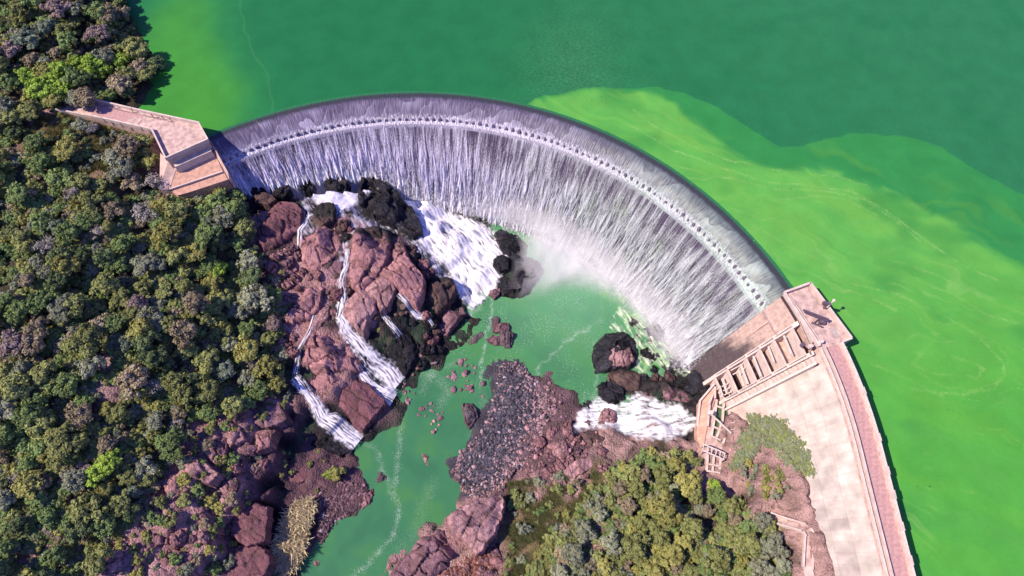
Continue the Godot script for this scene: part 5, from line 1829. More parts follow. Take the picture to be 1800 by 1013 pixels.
	boulder("low dark purple plate at the mouth of the gully", "river", [240, 540, 330, 530, 320, 600, 260, 640, 240, 610], 1.2, 0.8, "maroon", 0.0, Vector2.ZERO, 0.4)
	boulder("dark wet slope beside the long slanting cascade", "river", [400, 190, 470, 170, 560, 240, 630, 290, 590, 325, 500, 300, 420, 270], 0.2, 3.0, "dark", 0.0, Vector2(-0.1, 0), 0.6)
	boulder("small grey rock off the point of the purple shore", "river", [775, 450, 800, 428, 830, 432, 832, 455, 790, 478], -0.3, 0.9, "grey")
	boulder("pink rock point reaching into the river", "river", [690, 590, 725, 550, 755, 520, 765, 545, 735, 600, 700, 625], -0.3, 1.2, "pink")
	boulder("white crusted sliver of rock alone in the river", "river", [1045, 320, 1060, 305, 1075, 340, 1078, 385, 1058, 365], -0.3, 0.7, "rose")
	boulder("tiny pink stone alone near the bottom of the river", "river", [432, 935, 442, 920, 455, 930, 448, 948, 434, 946], -0.3, 0.6, "pink")


# smaller stones: single things along lines and in patches, copies of six forms
func build_stones() -> void:
	var forms := []
	for k in 6:
		forms.append(stone_mesh(400 + k, [0.6, 0.75, 0.5, 0.9, 0.65, 0.55][k]))
	rng.seed = 77
	# [zoom, outline, count, small, large, tone, where]
	var patches := [
		["falls", [930, 290, 1010, 250, 1060, 270, 1020, 340, 990, 400, 930, 470, 880, 520, 860, 500, 900, 440], 15, 0.35, 0.95, "red", "red stone in the chain between the black cliff and the pool"],
		["falls", [800, 580, 860, 540, 900, 600, 960, 690, 1100, 700, 1110, 760, 1060, 790, 950, 780, 880, 760, 810, 680], 26, 0.35, 0.95, "purple", "purple stone of the shallow reef under the cascades"],
		["falls", [1010, 820, 1060, 780, 1060, 840, 1010, 920, 990, 900], 5, 0.4, 0.9, "rose", "pink stone at the tip of the shallow reef"],
		["falls", [1110, 520, 1150, 420, 1230, 400, 1330, 480, 1370, 540, 1330, 680, 1270, 650, 1150, 620], 27, 0.4, 1.15, "purple", "purple stone of the rocky islet beside the rubble bar"],
		["falls", [960, 390, 1060, 410, 1050, 440, 980, 430], 5, 0.3, 0.6, "purple", "small stone awash between the reef and the islet"],
		["rocks", [150, 600, 220, 580, 320, 560, 330, 640, 360, 700, 270, 720, 230, 640], 8, 0.4, 1.0, "rose", "pink stone tumbled under the broad pink boulder"],
		["rocks", [560, 560, 660, 580, 640, 800, 720, 850, 900, 1000, 560, 1010, 480, 900, 540, 800], 15, 0.5, 1.3, "brown", "wet brown stone wedged between the boulders of the cleft"],
		["falls", [420, 140, 560, 250, 700, 250, 860, 500, 820, 560, 640, 560, 540, 480, 520, 380], 15, 0.5, 1.3, "dark", "black wet stone beside the widest cascade"],
		["rocks", [920, 860, 1060, 930, 1180, 900, 1220, 1000, 960, 1010], 9, 0.5, 1.2, "brown", "brown stone at the head of the bluish trickle"],
		["rocks", [270, 700, 370, 690, 440, 740, 380, 800, 280, 780], 8, 0.4, 0.9, "purple", "purple stone in the heap at the forest edge"],
		["pool", [330, 270, 500, 240, 580, 270, 520, 380, 350, 390], 15, 0.3, 0.7, "dark", "small black stone on the jagged outcrop in the pool"],
		["bar", [460, 90, 520, 80, 560, 150, 600, 260, 560, 280, 500, 240, 420, 160], 20, 0.35, 0.85, "purple", "purple stone at the head of the rubble bar"],
		["bar", [600, 300, 740, 320, 800, 400, 780, 440, 640, 420, 520, 470, 480, 380], 21, 0.4, 1.1, "pink", "pink stone on the bank below the white churn"],
		["bar", [340, 280, 470, 260, 480, 440, 440, 520, 320, 520, 260, 470], 24, 0.35, 0.95, "pink", "pink stone on the dry side of the rubble bar"],
		["river", [600, 480, 680, 470, 740, 520, 700, 600, 640, 650, 560, 730, 500, 790, 490, 760, 580, 660, 640, 590], 24, 0.3, 0.75, "purple", "purple stone along the far shore of the river"],
		["river", [1060, 960, 1200, 960, 1330, 900, 1420, 850, 1430, 1000, 1200, 1010], 18, 0.3, 0.6, "red", "rust red stone in the scree below the sunlit boulder"],
		["bank", [340, 340, 380, 420, 340, 500, 320, 560, 310, 470], 8, 0.3, 0.7, "rose", "pink stone beside the outlet channels"],
		["bank", [390, 640, 470, 640, 480, 690, 400, 690], 6, 0.35, 0.8, "rose", "pale stone in the clearing above the near trees"],
	]
	for p in patches:
		var px := pixels(p[0], p[1])
		var t: Array = TONE[p[5]]
		var lo := px[0]
		var hi := px[0]
		for q in px:
			lo = lo.min(q)
			hi = hi.max(q)
		var got := 0
		var tries := 0
		while got < p[2] and tries < 2000:
			tries += 1
			var q := Vector2(rng.randf_range(lo.x, hi.x), rng.randf_range(lo.y, hi.y))
			if not Geometry2D.is_point_in_polygon(q, px):
				continue
			var at := PT(q.x, q.y)
			var s: float = lerpf(p[3], p[4], pow(rng.randf(), 1.8))
			var o := put("rock", forms[rng.randi() % 6], tint_rock(p[5], rng.randi() % 3), null, at + Vector3(0, 0.12 * s, 0))
			if at.y < 0.1:
				o.position.y = 0.1
			o.rotation = Vector3(rng.randf_range(-0.25, 0.25), rng.randf() * TAU, rng.randf_range(-0.25, 0.25))
			o.scale = Vector3(s, s * rng.randf_range(0.7, 1.1), s)
			tag(o, rock_label("%s %s stone" % ["small" if s < 0.7 else "larger", p[5] if p[5] != "rose" else "pale pink"], q.x, q.y), "rock", "loose stones")
			got += 1


const ROCK_MARKS := {
	"the domed boulder": [650, 455], "the black hump": [690, 355], "the broad pink boulder": [565, 440], "the shaded forest edge rock": [490, 390], "the cracked red boulder": [710, 480], "the round brown boulder": [775, 515], "the largest pink boulder": [580, 625], "the flat purple slab": [635, 700],
	"the head of the slanting cascade": [520, 660], "the foot of the slanting cascade": [628, 785], "the foot of the widest cascade": [700, 680], "the ribbed pink ledge": [525, 565], "the jagged black outcrop": [910, 485], "the small island": [880, 590], "the rocky islet": [820, 665], "the slim grey rock": [825, 730], "the round black boulder": [1085, 625],
	"the white churn": [1130, 740], "the pale rounded stone": [937, 808], "the flat pink slab": [1022, 822], "the sunlit boulder": [840, 915], "the mossy grey boulder": [750, 970], "the reed bed": [515, 940], "the purple shelf": [530, 820], "the rock point": [645, 880], "the gantry": [1255, 800], "the walled footpath": [1400, 925], "the shallow reef": [740, 715], "the pool lip": [1020, 700], "the black cliff": [705, 610], "the bar head": [900, 660], "the bar tip": [815, 840],
}


func rock_label(look: String, px: float, py: float) -> String:
	return placed_label(look, px, py, ROCK_MARKS, 0.13)


# angular blocks that fill the ground between the great boulders
func fill_blocks() -> void:
	rng.seed = 640
	var fields := [
		["full", [445, 350, 500, 345, 560, 372, 600, 440, 610, 520, 590, 560, 540, 640, 520, 660, 490, 600, 500, 530, 470, 460], 26, 0.9, 1.9, ["pink", "purple", "rose", "maroon", "pink"], 1.0],
		["full", [600, 400, 640, 400, 700, 420, 760, 470, 790, 540, 770, 600, 720, 600, 680, 560, 620, 560, 600, 480], 18, 0.9, 1.8, ["brown", "maroon", "dark", "pink"], 1.0],
		["full", [590, 690, 640, 700, 640, 740, 620, 750], 4, 0.8, 1.4, ["maroon", "purple", "dark"], 1.1],
		["full", [660, 590, 700, 560, 760, 590, 775, 620, 730, 660, 700, 660], 12, 0.8, 1.6, ["dark", "maroon", "dark"], 1.0],
		["full", [425, 330, 480, 325, 600, 330, 640, 350, 600, 400, 560, 370, 500, 345, 440, 345], 9, 0.6, 1.1, ["dark", "maroon", "brown"], 0.6],
		["full", [330, 780, 430, 720, 500, 720, 480, 790, 440, 850, 350, 900, 230, 960, 200, 1010, 330, 1010, 420, 950, 440, 880], 34, 0.9, 2.3, ["rose", "pink", "pink", "purple"], 0.8],
		["full", [980, 740, 1010, 760, 1080, 770, 1060, 830, 1000, 850, 930, 850, 920, 800, 950, 760], 22, 0.8, 1.8, ["pink", "rose", "purple", "pink"], 0.7],
		["full", [1060, 590, 1140, 590, 1230, 660, 1220, 700, 1130, 690, 1060, 690], 12, 0.7, 1.5, ["dark", "brown", "dark"], 0.8],
		["full", [700, 985, 800, 930, 830, 950, 870, 960, 880, 1010, 720, 1013], 12, 0.7, 1.6, ["purple", "red", "pink"], 0.8],
	]
	for f in fields:
		var px := pixels(f[0], f[1])
		var lo := px[0]
		var hi := px[0]
		for q in px:
			lo = lo.min(q)
			hi = hi.max(q)
		var got := 0
		for tries in 700:
			if got >= f[2]:
				break
			var q := Vector2(rng.randf_range(lo.x, hi.x), rng.randf_range(lo.y, hi.y))
			if not Geometry2D.is_point_in_polygon(q, px):
				continue
			var at := PT(q.x, q.y)
			var r := lerpf(f[3], f[4], pow(rng.randf(), 1.4))
			var free := true
			for p in rock_polys:
				if edge_distance(p, Vector2(at.x, at.z)) > -0.45 * r:
					free = false
					break
			if not free:
				continue
			var poly := PackedVector2Array()
			var n := 5 + rng.randi() % 3
			var a0 := rng.randf() * TAU
			var long := rng.randf_range(1.0, 1.55)
			var turn := rng.randf() * PI
			for k in n:
				var a := a0 + TAU * (k + rng.randf_range(-0.25, 0.25)) / n
				poly.append(Vector2(at.x, at.z) + (Vector2(cos(a) * long, sin(a)) * r * rng.randf_range(0.85, 1.1)).rotated(turn))
			var tone: String = f[5][rng.randi() % f[5].size()]
			var size := "small angular" if r < 1.1 else ("large angular" if r > 1.6 else "angular")
			rock(rock_label("%s %s block" % [size, {"rose": "pale pink", "dark": "black", "maroon": "dark red"}.get(tone, tone)], q.x, q.y), poly, at.y - 0.5, r * f[6] * rng.randf_range(0.8, 1.3) + 0.5, tone, 0.0, Vector2(rng.randf_range(-0.25, 0.1), rng.randf_range(-0.1, 0.15)), 1.0, 0.3)
			got += 1


func tint_rock(tone: String, k: int) -> Material:
	var key := "stone_%s_%d" % [tone, k]
	if not M.has(key):
		var t: Array = TONE[tone]
		var f: float = [0.75, 1.0, 1.25][k]
		var m: StandardMaterial3D = M.rock.duplicate()
		m.albedo_color = Color(t[0] * f, t[1] * f, t[2] * f).linear_to_srgb()
		m.vertex_color_use_as_albedo = false
		M[key] = m
	return M[key]


func build_rubble() -> void:
	rng.seed = 555
	var where := []
	var tints := []
	var px := pixels("bar", [270, 0, 380, -10, 410, 60, 470, 90, 530, 140, 540, 230, 480, 300, 440, 420, 330, 520, 280, 600, 200, 640, 130, 640, 70, 600, 40, 520, 80, 420, 180, 330, 230, 200])
	var dark := pixels("full", [872, 620, 925, 636, 948, 676, 938, 730, 910, 782, 885, 832, 852, 878, 800, 858, 792, 812, 830, 770, 858, 720, 872, 670])
	var scree := pixels("river", [1060, 960, 1200, 970, 1330, 900, 1430, 850, 1450, 1010, 1060, 1013])
	var shore := pixels("river", [440, 470, 640, 480, 740, 530, 690, 610, 560, 730, 470, 830, 380, 900, 360, 880, 400, 700])
	for i in 60000:
		var q := Vector2(rng.randf_range(560, 1000), rng.randf_range(630, 1013))
		var in_bar := Geometry2D.is_point_in_polygon(q, px)
		var in_scree := Geometry2D.is_point_in_polygon(q, scree)
		var in_shore := Geometry2D.is_point_in_polygon(q, shore)
		if not (in_bar or in_scree or in_shore):
			continue
		var at := PT(q.x, q.y)
		var s := 0.15 + 0.5 * pow(rng.randf(), 2.8)
		where.append(Transform3D(Basis.from_euler(Vector3(rng.randf_range(-0.4, 0.4), rng.randf() * TAU, rng.randf_range(-0.4, 0.4))).scaled(Vector3(s, s, s)), at + Vector3(0, 0.1 * s, 0)))
		var k := rng.randf_range(0.35, 1.75)
		var c := Color(0.115, 0.105, 0.14) if Geometry2D.is_point_in_polygon(q + Vector2(rng.randfn(0, 18), rng.randfn(0, 18)), dark) else Color(0.4, 0.25, 0.265)
		if in_scree:
			c = Color(0.27, 0.12, 0.1)
		if in_shore:
			c = Color(0.2, 0.12, 0.14)
		if rng.randf() < 0.04:
			c = Color(0.45, 0.37, 0.4)
		tints.append(Color(c.r * k, c.g * k, c.b * k))
	tag(scatter("rubble", stone_mesh(461, 0.6), M.rock, where, tints), "loose dark and pink rubble covering the bar between pool and river", "", "", "stuff")


# ---------------------------------------------------------------- plants
# a crown of leaf sprays: radius about 1, sitting on y = 0 .. 1.5
func crown_mesh(seed_: int, clumps: int, leaves: int, leaf: float, spread: float, tall: float) -> ArrayMesh:
	rng.seed = seed_
	var vs := PackedVector3Array()
	var cs := PackedColorArray()
	var lobes := []
	for k in 4:
		var a := TAU * k / 4.0 + rng.randf_range(-0.6, 0.6)
		var o := rng.randf_range(0.3, 0.62)
		lobes.append([Vector3(cos(a) * o, rng.randf_range(-0.15, 0.3), sin(a) * o), rng.randf_range(0.4, 0.66)])
	lobes.append([Vector3(0, 0.3, 0), 0.6])
	for k in clumps:
		var f := (k + 0.5) / clumps
		var up := 1.0 - 1.25 * f
		var a := k * 2.39996 + rng.randf_range(-0.5, 0.5)
		var rr := sqrt(maxf(0.0, 1.0 - up * up))
		var away := Vector3(cos(a) * rr, up, sin(a) * rr)
		var reach := rng.randf_range(0.6, 1.12)
		var lobe: Array = lobes[rng.randi() % 5]
		var c: Vector3 = (lobe[0] + away * reach * lobe[1]) * Vector3(1, tall, 1) + Vector3(0, 0.55 * tall, 0)
		var size := rng.randf_range(0.17, 0.33) * spread
		var tone := rng.randf_range(0.62, 1.6)
		var warm := rng.randf_range(-0.12, 0.12)
		for m in leaves:
			var d := Vector3(rng.randfn(), rng.randfn() + 0.35, rng.randfn()).normalized()
			var p := c + d * size * (0.55 + 0.45 * rng.randf()) * Vector3(1, 0.75, 1)
			var n := (d + away * 0.4 + Vector3(rng.randfn(), rng.randfn() + 0.4, rng.randfn()) * 0.55).normalized()
			var u := n.cross(Vector3(rng.randfn(), rng.randfn(), rng.randfn())).normalized()
			var v := n.cross(u)
			var l := leaf * rng.randf_range(0.7, 1.35)
			var t := tone * rng.randf_range(0.72, 1.3)
			var col := Color(t * (1.0 + warm), t, t * (1.0 - warm))
			for q in [u * l, -u * 0.5 * l - v * 0.62 * l, -u * 0.5 * l + v * 0.62 * l]:
				vs.append(p + q)
				cs.append(col)
	var arr := []
	arr.resize(Mesh.ARRAY_MAX)
	arr[Mesh.ARRAY_VERTEX] = vs
	arr[Mesh.ARRAY_COLOR] = cs
	var out := ArrayMesh.new()
	out.add_surface_from_arrays(Mesh.PRIMITIVE_TRIANGLES, arr)
	return out


func trunk_mesh(seed_: int) -> ArrayMesh:
	rng.seed = seed_
	var st := tool()
	var limb := func(a: Vector3, b: Vector3, r0: float, r1: float):
		var f := (b - a).normalized()
		var s := f.cross(Vector3.RIGHT).normalized()
		var u := s.cross(f)
		for i in 6:
			var w0 := TAU * i / 6
			var w1 := TAU * (i + 1) / 6
			var d0 := s * cos(w0) + u * sin(w0)
			var d1 := s * cos(w1) + u * sin(w1)
			quad(st, a + d0 * r0, a + d1 * r0, b + d1 * r1, b + d0 * r1, d0 + d1)
	var fork := Vector3(rng.randf_range(-0.1, 0.1), 0.1, rng.randf_range(-0.1, 0.1))
	limb.call(Vector3(0, -1.0, 0), fork, 0.11, 0.075)
	for k in 5:
		var a := TAU * k / 5 + rng.randf()
		var e := fork + Vector3(cos(a) * 0.5, rng.randf_range(0.45, 0.8), sin(a) * 0.5)
		limb.call(fork, e, 0.06, 0.02)
		limb.call(e, e + Vector3(cos(a + 0.6) * 0.25, 0.3, sin(a + 0.6) * 0.25), 0.02, 0.008)
	return done(st)


# kinds of foliage: colour, words
const KINDS := {
	"olive": [[0.225, 0.25, 0.09], "olive green"], "dark": [[0.12, 0.165, 0.07], "dark green"], "grey": [[0.23, 0.25, 0.17], "grey green"], "yellow": [[0.27, 0.27, 0.085], "yellow green"],
	"bright": [[0.24, 0.36, 0.055], "bright green"], "brown": [[0.27, 0.225, 0.15], "brownish"], "silver": [[0.33, 0.3, 0.28], "silvery bare"], "mid": [[0.16, 0.23, 0.08], "mid green"], "mauve": [[0.25, 0.19, 0.18], "mauve brown"],
	"teal": [[0.15, 0.19, 0.135], "bluish green"],
}
const LANDMARKS := {
	"the walled walkway": [230, 205], "the abutment tower": [320, 290], "the wooded lake shore": [275, 120], "the bright green thicket": [95, 135], "the dry grass clearing": [155, 285], "the shaded forest edge rock": [475, 390],
	"the pink earth clearing": [190, 635], "the mauve clearing": [95, 868], "the weathered outcrop": [345, 815], "the head of the slanting cascade": [515, 655], "the shaded trickle": [530, 590], "the top corner of the wood": [15, 15], "the middle of the wood": [200, 480],
	"the bottom corner of the wood": [15, 995], "the tilted pink rock sheet": [210, 975], "the shaded gully": [475, 920], "the foot of the abutment": [345, 340], "the far wood edge": [10, 520], "the pink rock bench": [400, 765],
	"the white churn": [1130, 740], "the gantry": [1255, 800], "the walled footpath": [1400, 925], "the sunlit boulder": [840, 915], "the flat pink slab": [1025, 820], "the pink crag": [1050, 980], "the ivy mat": [1370, 770], "the wet channel mouth": [1245, 835], "the near wood edge": [1200, 1005],
	"the scrubby rubble slope": [960, 900], "the pink river shore": [600, 870], "the dark purple cliff top": [400, 990],
}
var used_labels := {}


func where_words(px: float, py: float, marks_: Dictionary) -> Array:
	var best := []
	for name_ in marks_:
		var q: Array = marks_[name_]
		best.append([Vector2(px - q[0], py - q[1]).length(), name_, Vector2(px - q[0], py - q[1])])
	best.sort_custom(func(a, b): return a[0] < b[0])
	return best


func way(v: Vector2) -> String:
	var a := fposmod(rad_to_deg(v.angle()), 360.0)
	return ["right of", "below and right of", "below", "below and left of", "left of", "above and left of", "above", "above and right of"][int((a + 22.5) / 45.0) % 8]


func spelled(m: int) -> String:
	var ones := ["no", "one", "two", "three", "four", "five", "six", "seven", "eight", "nine", "ten", "eleven", "twelve", "thirteen", "fourteen", "fifteen", "sixteen", "seventeen", "eighteen", "nineteen"]
	if m < 20:
		return ones[m]
	return ["twenty", "thirty", "forty", "fifty"][mini(m / 10 - 2, 3)] + ("" if m % 10 == 0 else "-" + ones[m % 10])


func plant_label(look: String, px: float, py: float) -> String:
	return placed_label(look, px, py, LANDMARKS, 0.13)


# a label no other thing has: how it looks, then how far and which way from something one can find
func placed_label(look: String, px: float, py: float, marks_: Dictionary, scale_: float) -> String:
	var near := where_words(px, py, marks_)
	for k in mini(6, near.size()):
		var m := int(round(near[k][0] * scale_))
		var s := "%s %s metres %s %s" % [look, spelled(m), way(near[k][2]), near[k][1]]
		if m < 2:
			s = "%s close by %s" % [look, near[k][1]]
		if s.split(" ").size() <= 15 and not used_labels.has(s):
			used_labels[s] = true
			return s
	for one in 4:
		for other in range(one + 1, near.size()):
			var s2 := "%s between %s and %s" % [look, near[one][1].trim_prefix("the "), near[other][1].trim_prefix("the ")]
			if s2.split(" ").size() <= 16 and not used_labels.has(s2):
				used_labels[s2] = true
				return s2
	return look


var crowns := {}
var trunks := []
var proto := {}
var standing: Array[Vector3] = []


func foliage_material(kind: String, k: int) -> Material:
	var key := "leaf_%s_%d" % [kind, k]
	if not M.has(key):
		var m: StandardMaterial3D = M.leaf.duplicate()
		var c: Array = KINDS[kind][0]
		var f: float = [0.98, 1.15, 1.38][k]
		m.albedo_color = Color(c[0] * f, c[1] * f, c[2] * f).linear_to_srgb()
		M[key] = m
	return M[key]


func make_crowns() -> void:
	for k in 6:
		crowns["tree%d" % k] = crown_mesh(900 + k, 50 + 3 * k, 46, 0.118, 1.0, 0.75 + 0.06 * (k % 3))
	for k in 3:
		crowns["bush%d" % k] = crown_mesh(930 + k, 20 + 2 * k, 46, 0.15, 1.2, 0.62)
	for k in 2:
		crowns["bare%d" % k] = crown_mesh(950 + k, 26, 30, 0.075, 1.25, 0.8)
	for k in 3:
		trunks.append(trunk_mesh(980 + k))


# a tree or shrub whose crown shows at the mark (px, py)
func plant(kind: String, px: float, py: float, r: float, shrub := false, group := "") -> void:
	var k := rng.randi() % 3
	var form := "bush%d" % k if shrub else "tree%d" % (rng.randi() % 6)
	if kind == "silver" and not shrub:
		form = "bare%d" % (rng.randi() % 2)
	var top := r * (0.7 if shrub else 1.5)
	var at := PT(px, py, top)
	at.y = H(at.x, at.z)
	standing.append(Vector3(at.x, r, at.z))
	var key := "%s %s %d" % [kind, form, k]
	var o: Node3D
	var called := "shrub" if shrub else "tree"
	var size_word := "small" if r < (1.2 if shrub else 2.1) else ("broad" if r > (1.8 if shrub else 2.9) else "rounded")
	var look := "%s %s %s" % [size_word, KINDS[kind][1], called]
	var label := plant_label(look, px, py)
	if proto.has(key):
		o = proto[key].duplicate()
		o.name = numbered(called)
		add_child(o)
		tag(o, label, called, group)
	else:
		o = thing(called, label, called, Vector3.ZERO, 0.0, group)
		var t := put("trunk", trunks[k], M.bark, o)
		t.scale = Vector3.ONE
		put("crown", crowns[form], foliage_material(kind, k), o)
		proto[key] = o
	o.position = at + Vector3(0, r * (0.12 if shrub else 0.75), 0)
	o.rotation.y = rng.randf() * TAU
	o.scale = Vector3(r, r * rng.randf_range(0.85, 1.15), r)


func clear_of(p: Vector3, r: float, share: float) -> bool:
	for q in standing:
		var d := Vector2(q.x - p.x, q.z - p.z).length()
		if d < (q.y + r) * share:
			return false
	return true


func any_kind(mix: Array) -> String:
	var total := 0.0
	for i in range(1, mix.size(), 2):
		total += mix[i]
	var t := rng.randf() * total
	for i in range(0, mix.size(), 2):
		t -= mix[i + 1]
		if t <= 0:
			return mix[i]
	return mix[0]


func wood(px: PackedVector2Array, holes: Array, count: int, r0: float, r1: float, mix: Array, shrub: bool, group: String, share := 0.62, tries_most := 6000) -> void:
	var lo := px[0]
	var hi := px[0]
	for q in px:
		lo = lo.min(q)
		hi = hi.max(q)
	var got := 0
	var tries := 0
	while got < count and tries < tries_most:
		tries += 1
		var q := Vector2(rng.randf_range(lo.x, hi.x), rng.randf_range(lo.y, hi.y))
		if not Geometry2D.is_point_in_polygon(q, px):
			continue
		var bad := false
		for h in holes:
			if Geometry2D.is_point_in_polygon(q, h):
				bad = true
				break
		if bad:
			continue
		var r := lerpf(r0, r1, pow(rng.randf(), 1.3))
		var p := PT(q.x, q.y, r)
		if not clear_of(p, r, share):
			continue
		# kinds come in drifts
		var kind := any_kind(mix)
		var drift := n1.get_noise_2d(p.x * 0.06, p.z * 0.06)
		if drift > 0.25 and rng.randf() < 0.5:
			kind = mix[0]
		elif drift < -0.25 and rng.randf() < 0.5:
			kind = mix[2]
		plant(kind, q.x, q.y, r, shrub, group)
		got += 1


func build_plants() -> void:
	make_crowns()
	rng.seed = 4242
	# trees that stand out
	for q in [["bright", 62, 152, 3.4], ["yellow", 70, 120, 2.9], ["bright", 82, 138, 2.8], ["yellow", 50, 160, 2.4], ["bright", 108, 150, 2.8], ["bright", 95, 168, 2.4], ["bright", 132, 108, 2.6], ["bright", 180, 120, 2.6], ["mid", 152, 132, 2.6], ["yellow", 88, 172, 2.6], ["bright", 45, 130, 2.2], ["bright", 100, 120, 3.0], ["mid", 128, 138, 3.0], ["bright", 160, 110, 2.7], ["bright", 208, 103, 2.8], ["mid", 190, 165, 2.0], ["brown", 145, 168, 3.2], ["brown", 208, 142, 3.4], ["olive", 232, 80, 3.4], ["brown", 262, 60, 3.0], ["brown", 290, 35, 3.4], ["olive", 310, 10, 3.0], ["olive", 250, 128, 2.6], ["brown", 238, 118, 2.5], ["dark", 225, 160, 1.9], ["teal", 40, 60, 4.0], ["teal", 75, 45, 3.2], ["mauve", 168, 55, 3.0], ["mauve", 15, 85, 3.0], ["mauve", 100, 12, 3.2], ["brown", 185, 20, 3.0],
		["bright", 190, 808, 2.6], ["bright", 168, 830, 2.2], ["yellow", 250, 800, 2.0], ["silver", 270, 680, 2.2], ["silver", 172, 405, 2.0], ["silver", 310, 745, 1.8], ["silver", 25, 845, 1.8], ["grey", 445, 520, 3.6], ["grey", 420, 545, 2.8], ["mid", 410, 365, 3.4], ["mid", 380, 350, 3.0], ["olive", 428, 395, 2.6], ["mid", 355, 372, 2.6], ["yellow", 385, 335, 1.8], ["bright", 382, 470, 2.4], ["yellow", 372, 500, 2.6],
		["yellow", 1165, 895, 3.4], ["yellow", 1190, 815, 2.3], ["yellow", 1212, 850, 2.7], ["olive", 1165, 835, 2.3], ["olive", 1120, 860, 2.2], ["brown", 1105, 890, 2.0], ["olive", 1290, 890, 2.5], ["mid", 1262, 868, 2.2], ["bright", 1258, 852, 1.7], ["grey", 1340, 920, 2.3], ["grey", 1360, 960, 2.7], ["olive", 1320, 960, 2.8], ["grey", 1335, 1000, 2.5], ["olive", 1290, 945, 2.3], ["olive", 1265, 985, 2.7], ["brown", 1295, 915, 1.7], ["yellow", 1185, 975, 2.5], ["yellow", 1150, 1000, 2.3], ["olive", 1115, 960, 2.8], ["olive", 1130, 920, 2.0], ["olive", 1220, 930, 2.5], ["grey", 1030, 935, 2.3], ["grey", 1010, 975, 2.5], ["grey", 985, 1005, 2.2], ["grey", 1055, 905, 1.7], ["mid", 1245, 1000, 2.2]]:
		plant(q[0], q[1], q[2], q[3] * 0.92, false, "trees picked out among the woods")
	var left_wood := PackedVector2Array([Vector2(-25, -25), Vector2(325, -25), Vector2(318, 20), Vector2(295, 80), Vector2(262, 120), Vector2(225, 170), Vector2(180, 180), Vector2(100, 185), Vector2(110, 200), Vector2(265, 240), Vector2(280, 300), Vector2(300, 340), Vector2(400, 330), Vector2(440, 350), Vector2(445, 400), Vector2(450, 440), Vector2(480, 470), Vector2(500, 520), Vector2(505, 580), Vector2(500, 650), Vector2(505, 690), Vector2(470, 700), Vector2(410, 715), Vector2(330, 745), Vector2(310, 790), Vector2(300, 830), Vector2(240, 880), Vector2(200, 950), Vector2(120, 1040), Vector2(-25, 1040)])
	var holes := [PackedVector2Array([Vector2(105, 205), Vector2(60, 215), Vector2(40, 240), Vector2(130, 250), Vector2(120, 300), Vector2(150, 330), Vector2(190, 310), Vector2(180, 270), Vector2(130, 240)]), PackedVector2Array([Vector2(168, 632), Vector2(205, 620), Vector2(220, 640), Vector2(185, 655)]), PackedVector2Array([Vector2(58, 862), Vector2(140, 848), Vector2(150, 868), Vector2(95, 905), Vector2(66, 890)])]
	wood(left_wood, holes, 235, 1.7, 3.1, ["olive", 3, "mid", 1.8, "dark", 1.4, "grey", 1.6, "brown", 0.9, "yellow", 0.9, "mauve", 0.3, "teal", 0.35, "silver", 0.3], false, "trees of the wooded slope beside the dam", 0.5)
	var right_wood := PackedVector2Array([Vector2(1060, 850), Vector2(1110, 800), Vector2(1180, 790), Vector2(1230, 800), Vector2(1225, 860), Vector2(1300, 880), Vector2(1370, 920), Vector2(1385, 1000), Vector2(1380, 1040), Vector2(950, 1040), Vector2(1000, 950), Vector2(1020, 890)])
	wood(right_wood, [], 40, 1.1, 2.1, ["olive", 3, "grey", 1.4, "yellow", 2.2, "mid", 0.8, "brown", 0.8], false, "trees of the near wood below the outlet channels", 0.5)
	# shrubs
	var mix := ["olive", 2, "yellow", 1.6, "mid", 1.4, "grey", 1.2, "brown", 0.8]
	wood(PackedVector2Array([Vector2(300, 700), Vector2(480, 690), Vector2(500, 720), Vector2(470, 770), Vector2(440, 850), Vector2(450, 930), Vector2(420, 1000), Vector2(180, 1030), Vector2(200, 930), Vector2(290, 850)]), [], 130, 0.5, 1.8, mix, true, "shrubs on the pink rock above the cliff", 0.5)
	wood(PackedVector2Array([Vector2(450, 440), Vector2(490, 470), Vector2(515, 520), Vector2(510, 600), Vector2(520, 680), Vector2(510, 740), Vector2(490, 700), Vector2(490, 600), Vector2(470, 520)]), [], 26, 0.5, 1.2, mix, true, "shrubs at the forest edge beside the boulders", 0.5)
	wood(PackedVector2Array([Vector2(900, 850), Vector2(1000, 830), Vector2(1060, 840), Vector2(1090, 800), Vector2(1140, 800), Vector2(1100, 860), Vector2(1020, 900), Vector2(1000, 960), Vector2(950, 1013), Vector2(880, 1013), Vector2(900, 930)]), [], 60, 0.5, 1.5, ["mid", 2, "olive", 2, "grey", 2, "brown", 1], true, "shrubs on the scrubby rubble slope", 0.5)
	wood(PackedVector2Array([Vector2(1295, 820), Vector2(1330, 810), Vector2(1370, 830), Vector2(1400, 850), Vector2(1380, 880), Vector2(1320, 870)]), [], 22, 0.5, 1.3, ["olive", 2, "grey", 2, "yellow", 2], true, "shrubs on the bare bank below the dam wall", 0.55)
	wood(PackedVector2Array([Vector2(110, 205), Vector2(230, 240), Vector2(270, 260), Vector2(275, 330), Vector2(180, 340), Vector2(130, 330), Vector2(60, 260)]), [], 26, 0.6, 1.5, ["mid", 2, "grey", 2, "olive", 2], true, "shrubs round the dry grass clearing", 0.55)
	wood(PackedVector2Array([Vector2(480, 800), Vector2(560, 760), Vector2(600, 830), Vector2(560, 880), Vector2(490, 860)]), [], 12, 0.4, 0.8, ["olive", 2, "yellow", 1], true, "shrubs on the low purple shelf", 0.6)
	wood(right_wood, [], 46, 0.6, 1.4, ["yellow", 2, "olive", 2, "grey", 1.4, "mid", 1], true, "shrubs filling the near wood", 0.45)
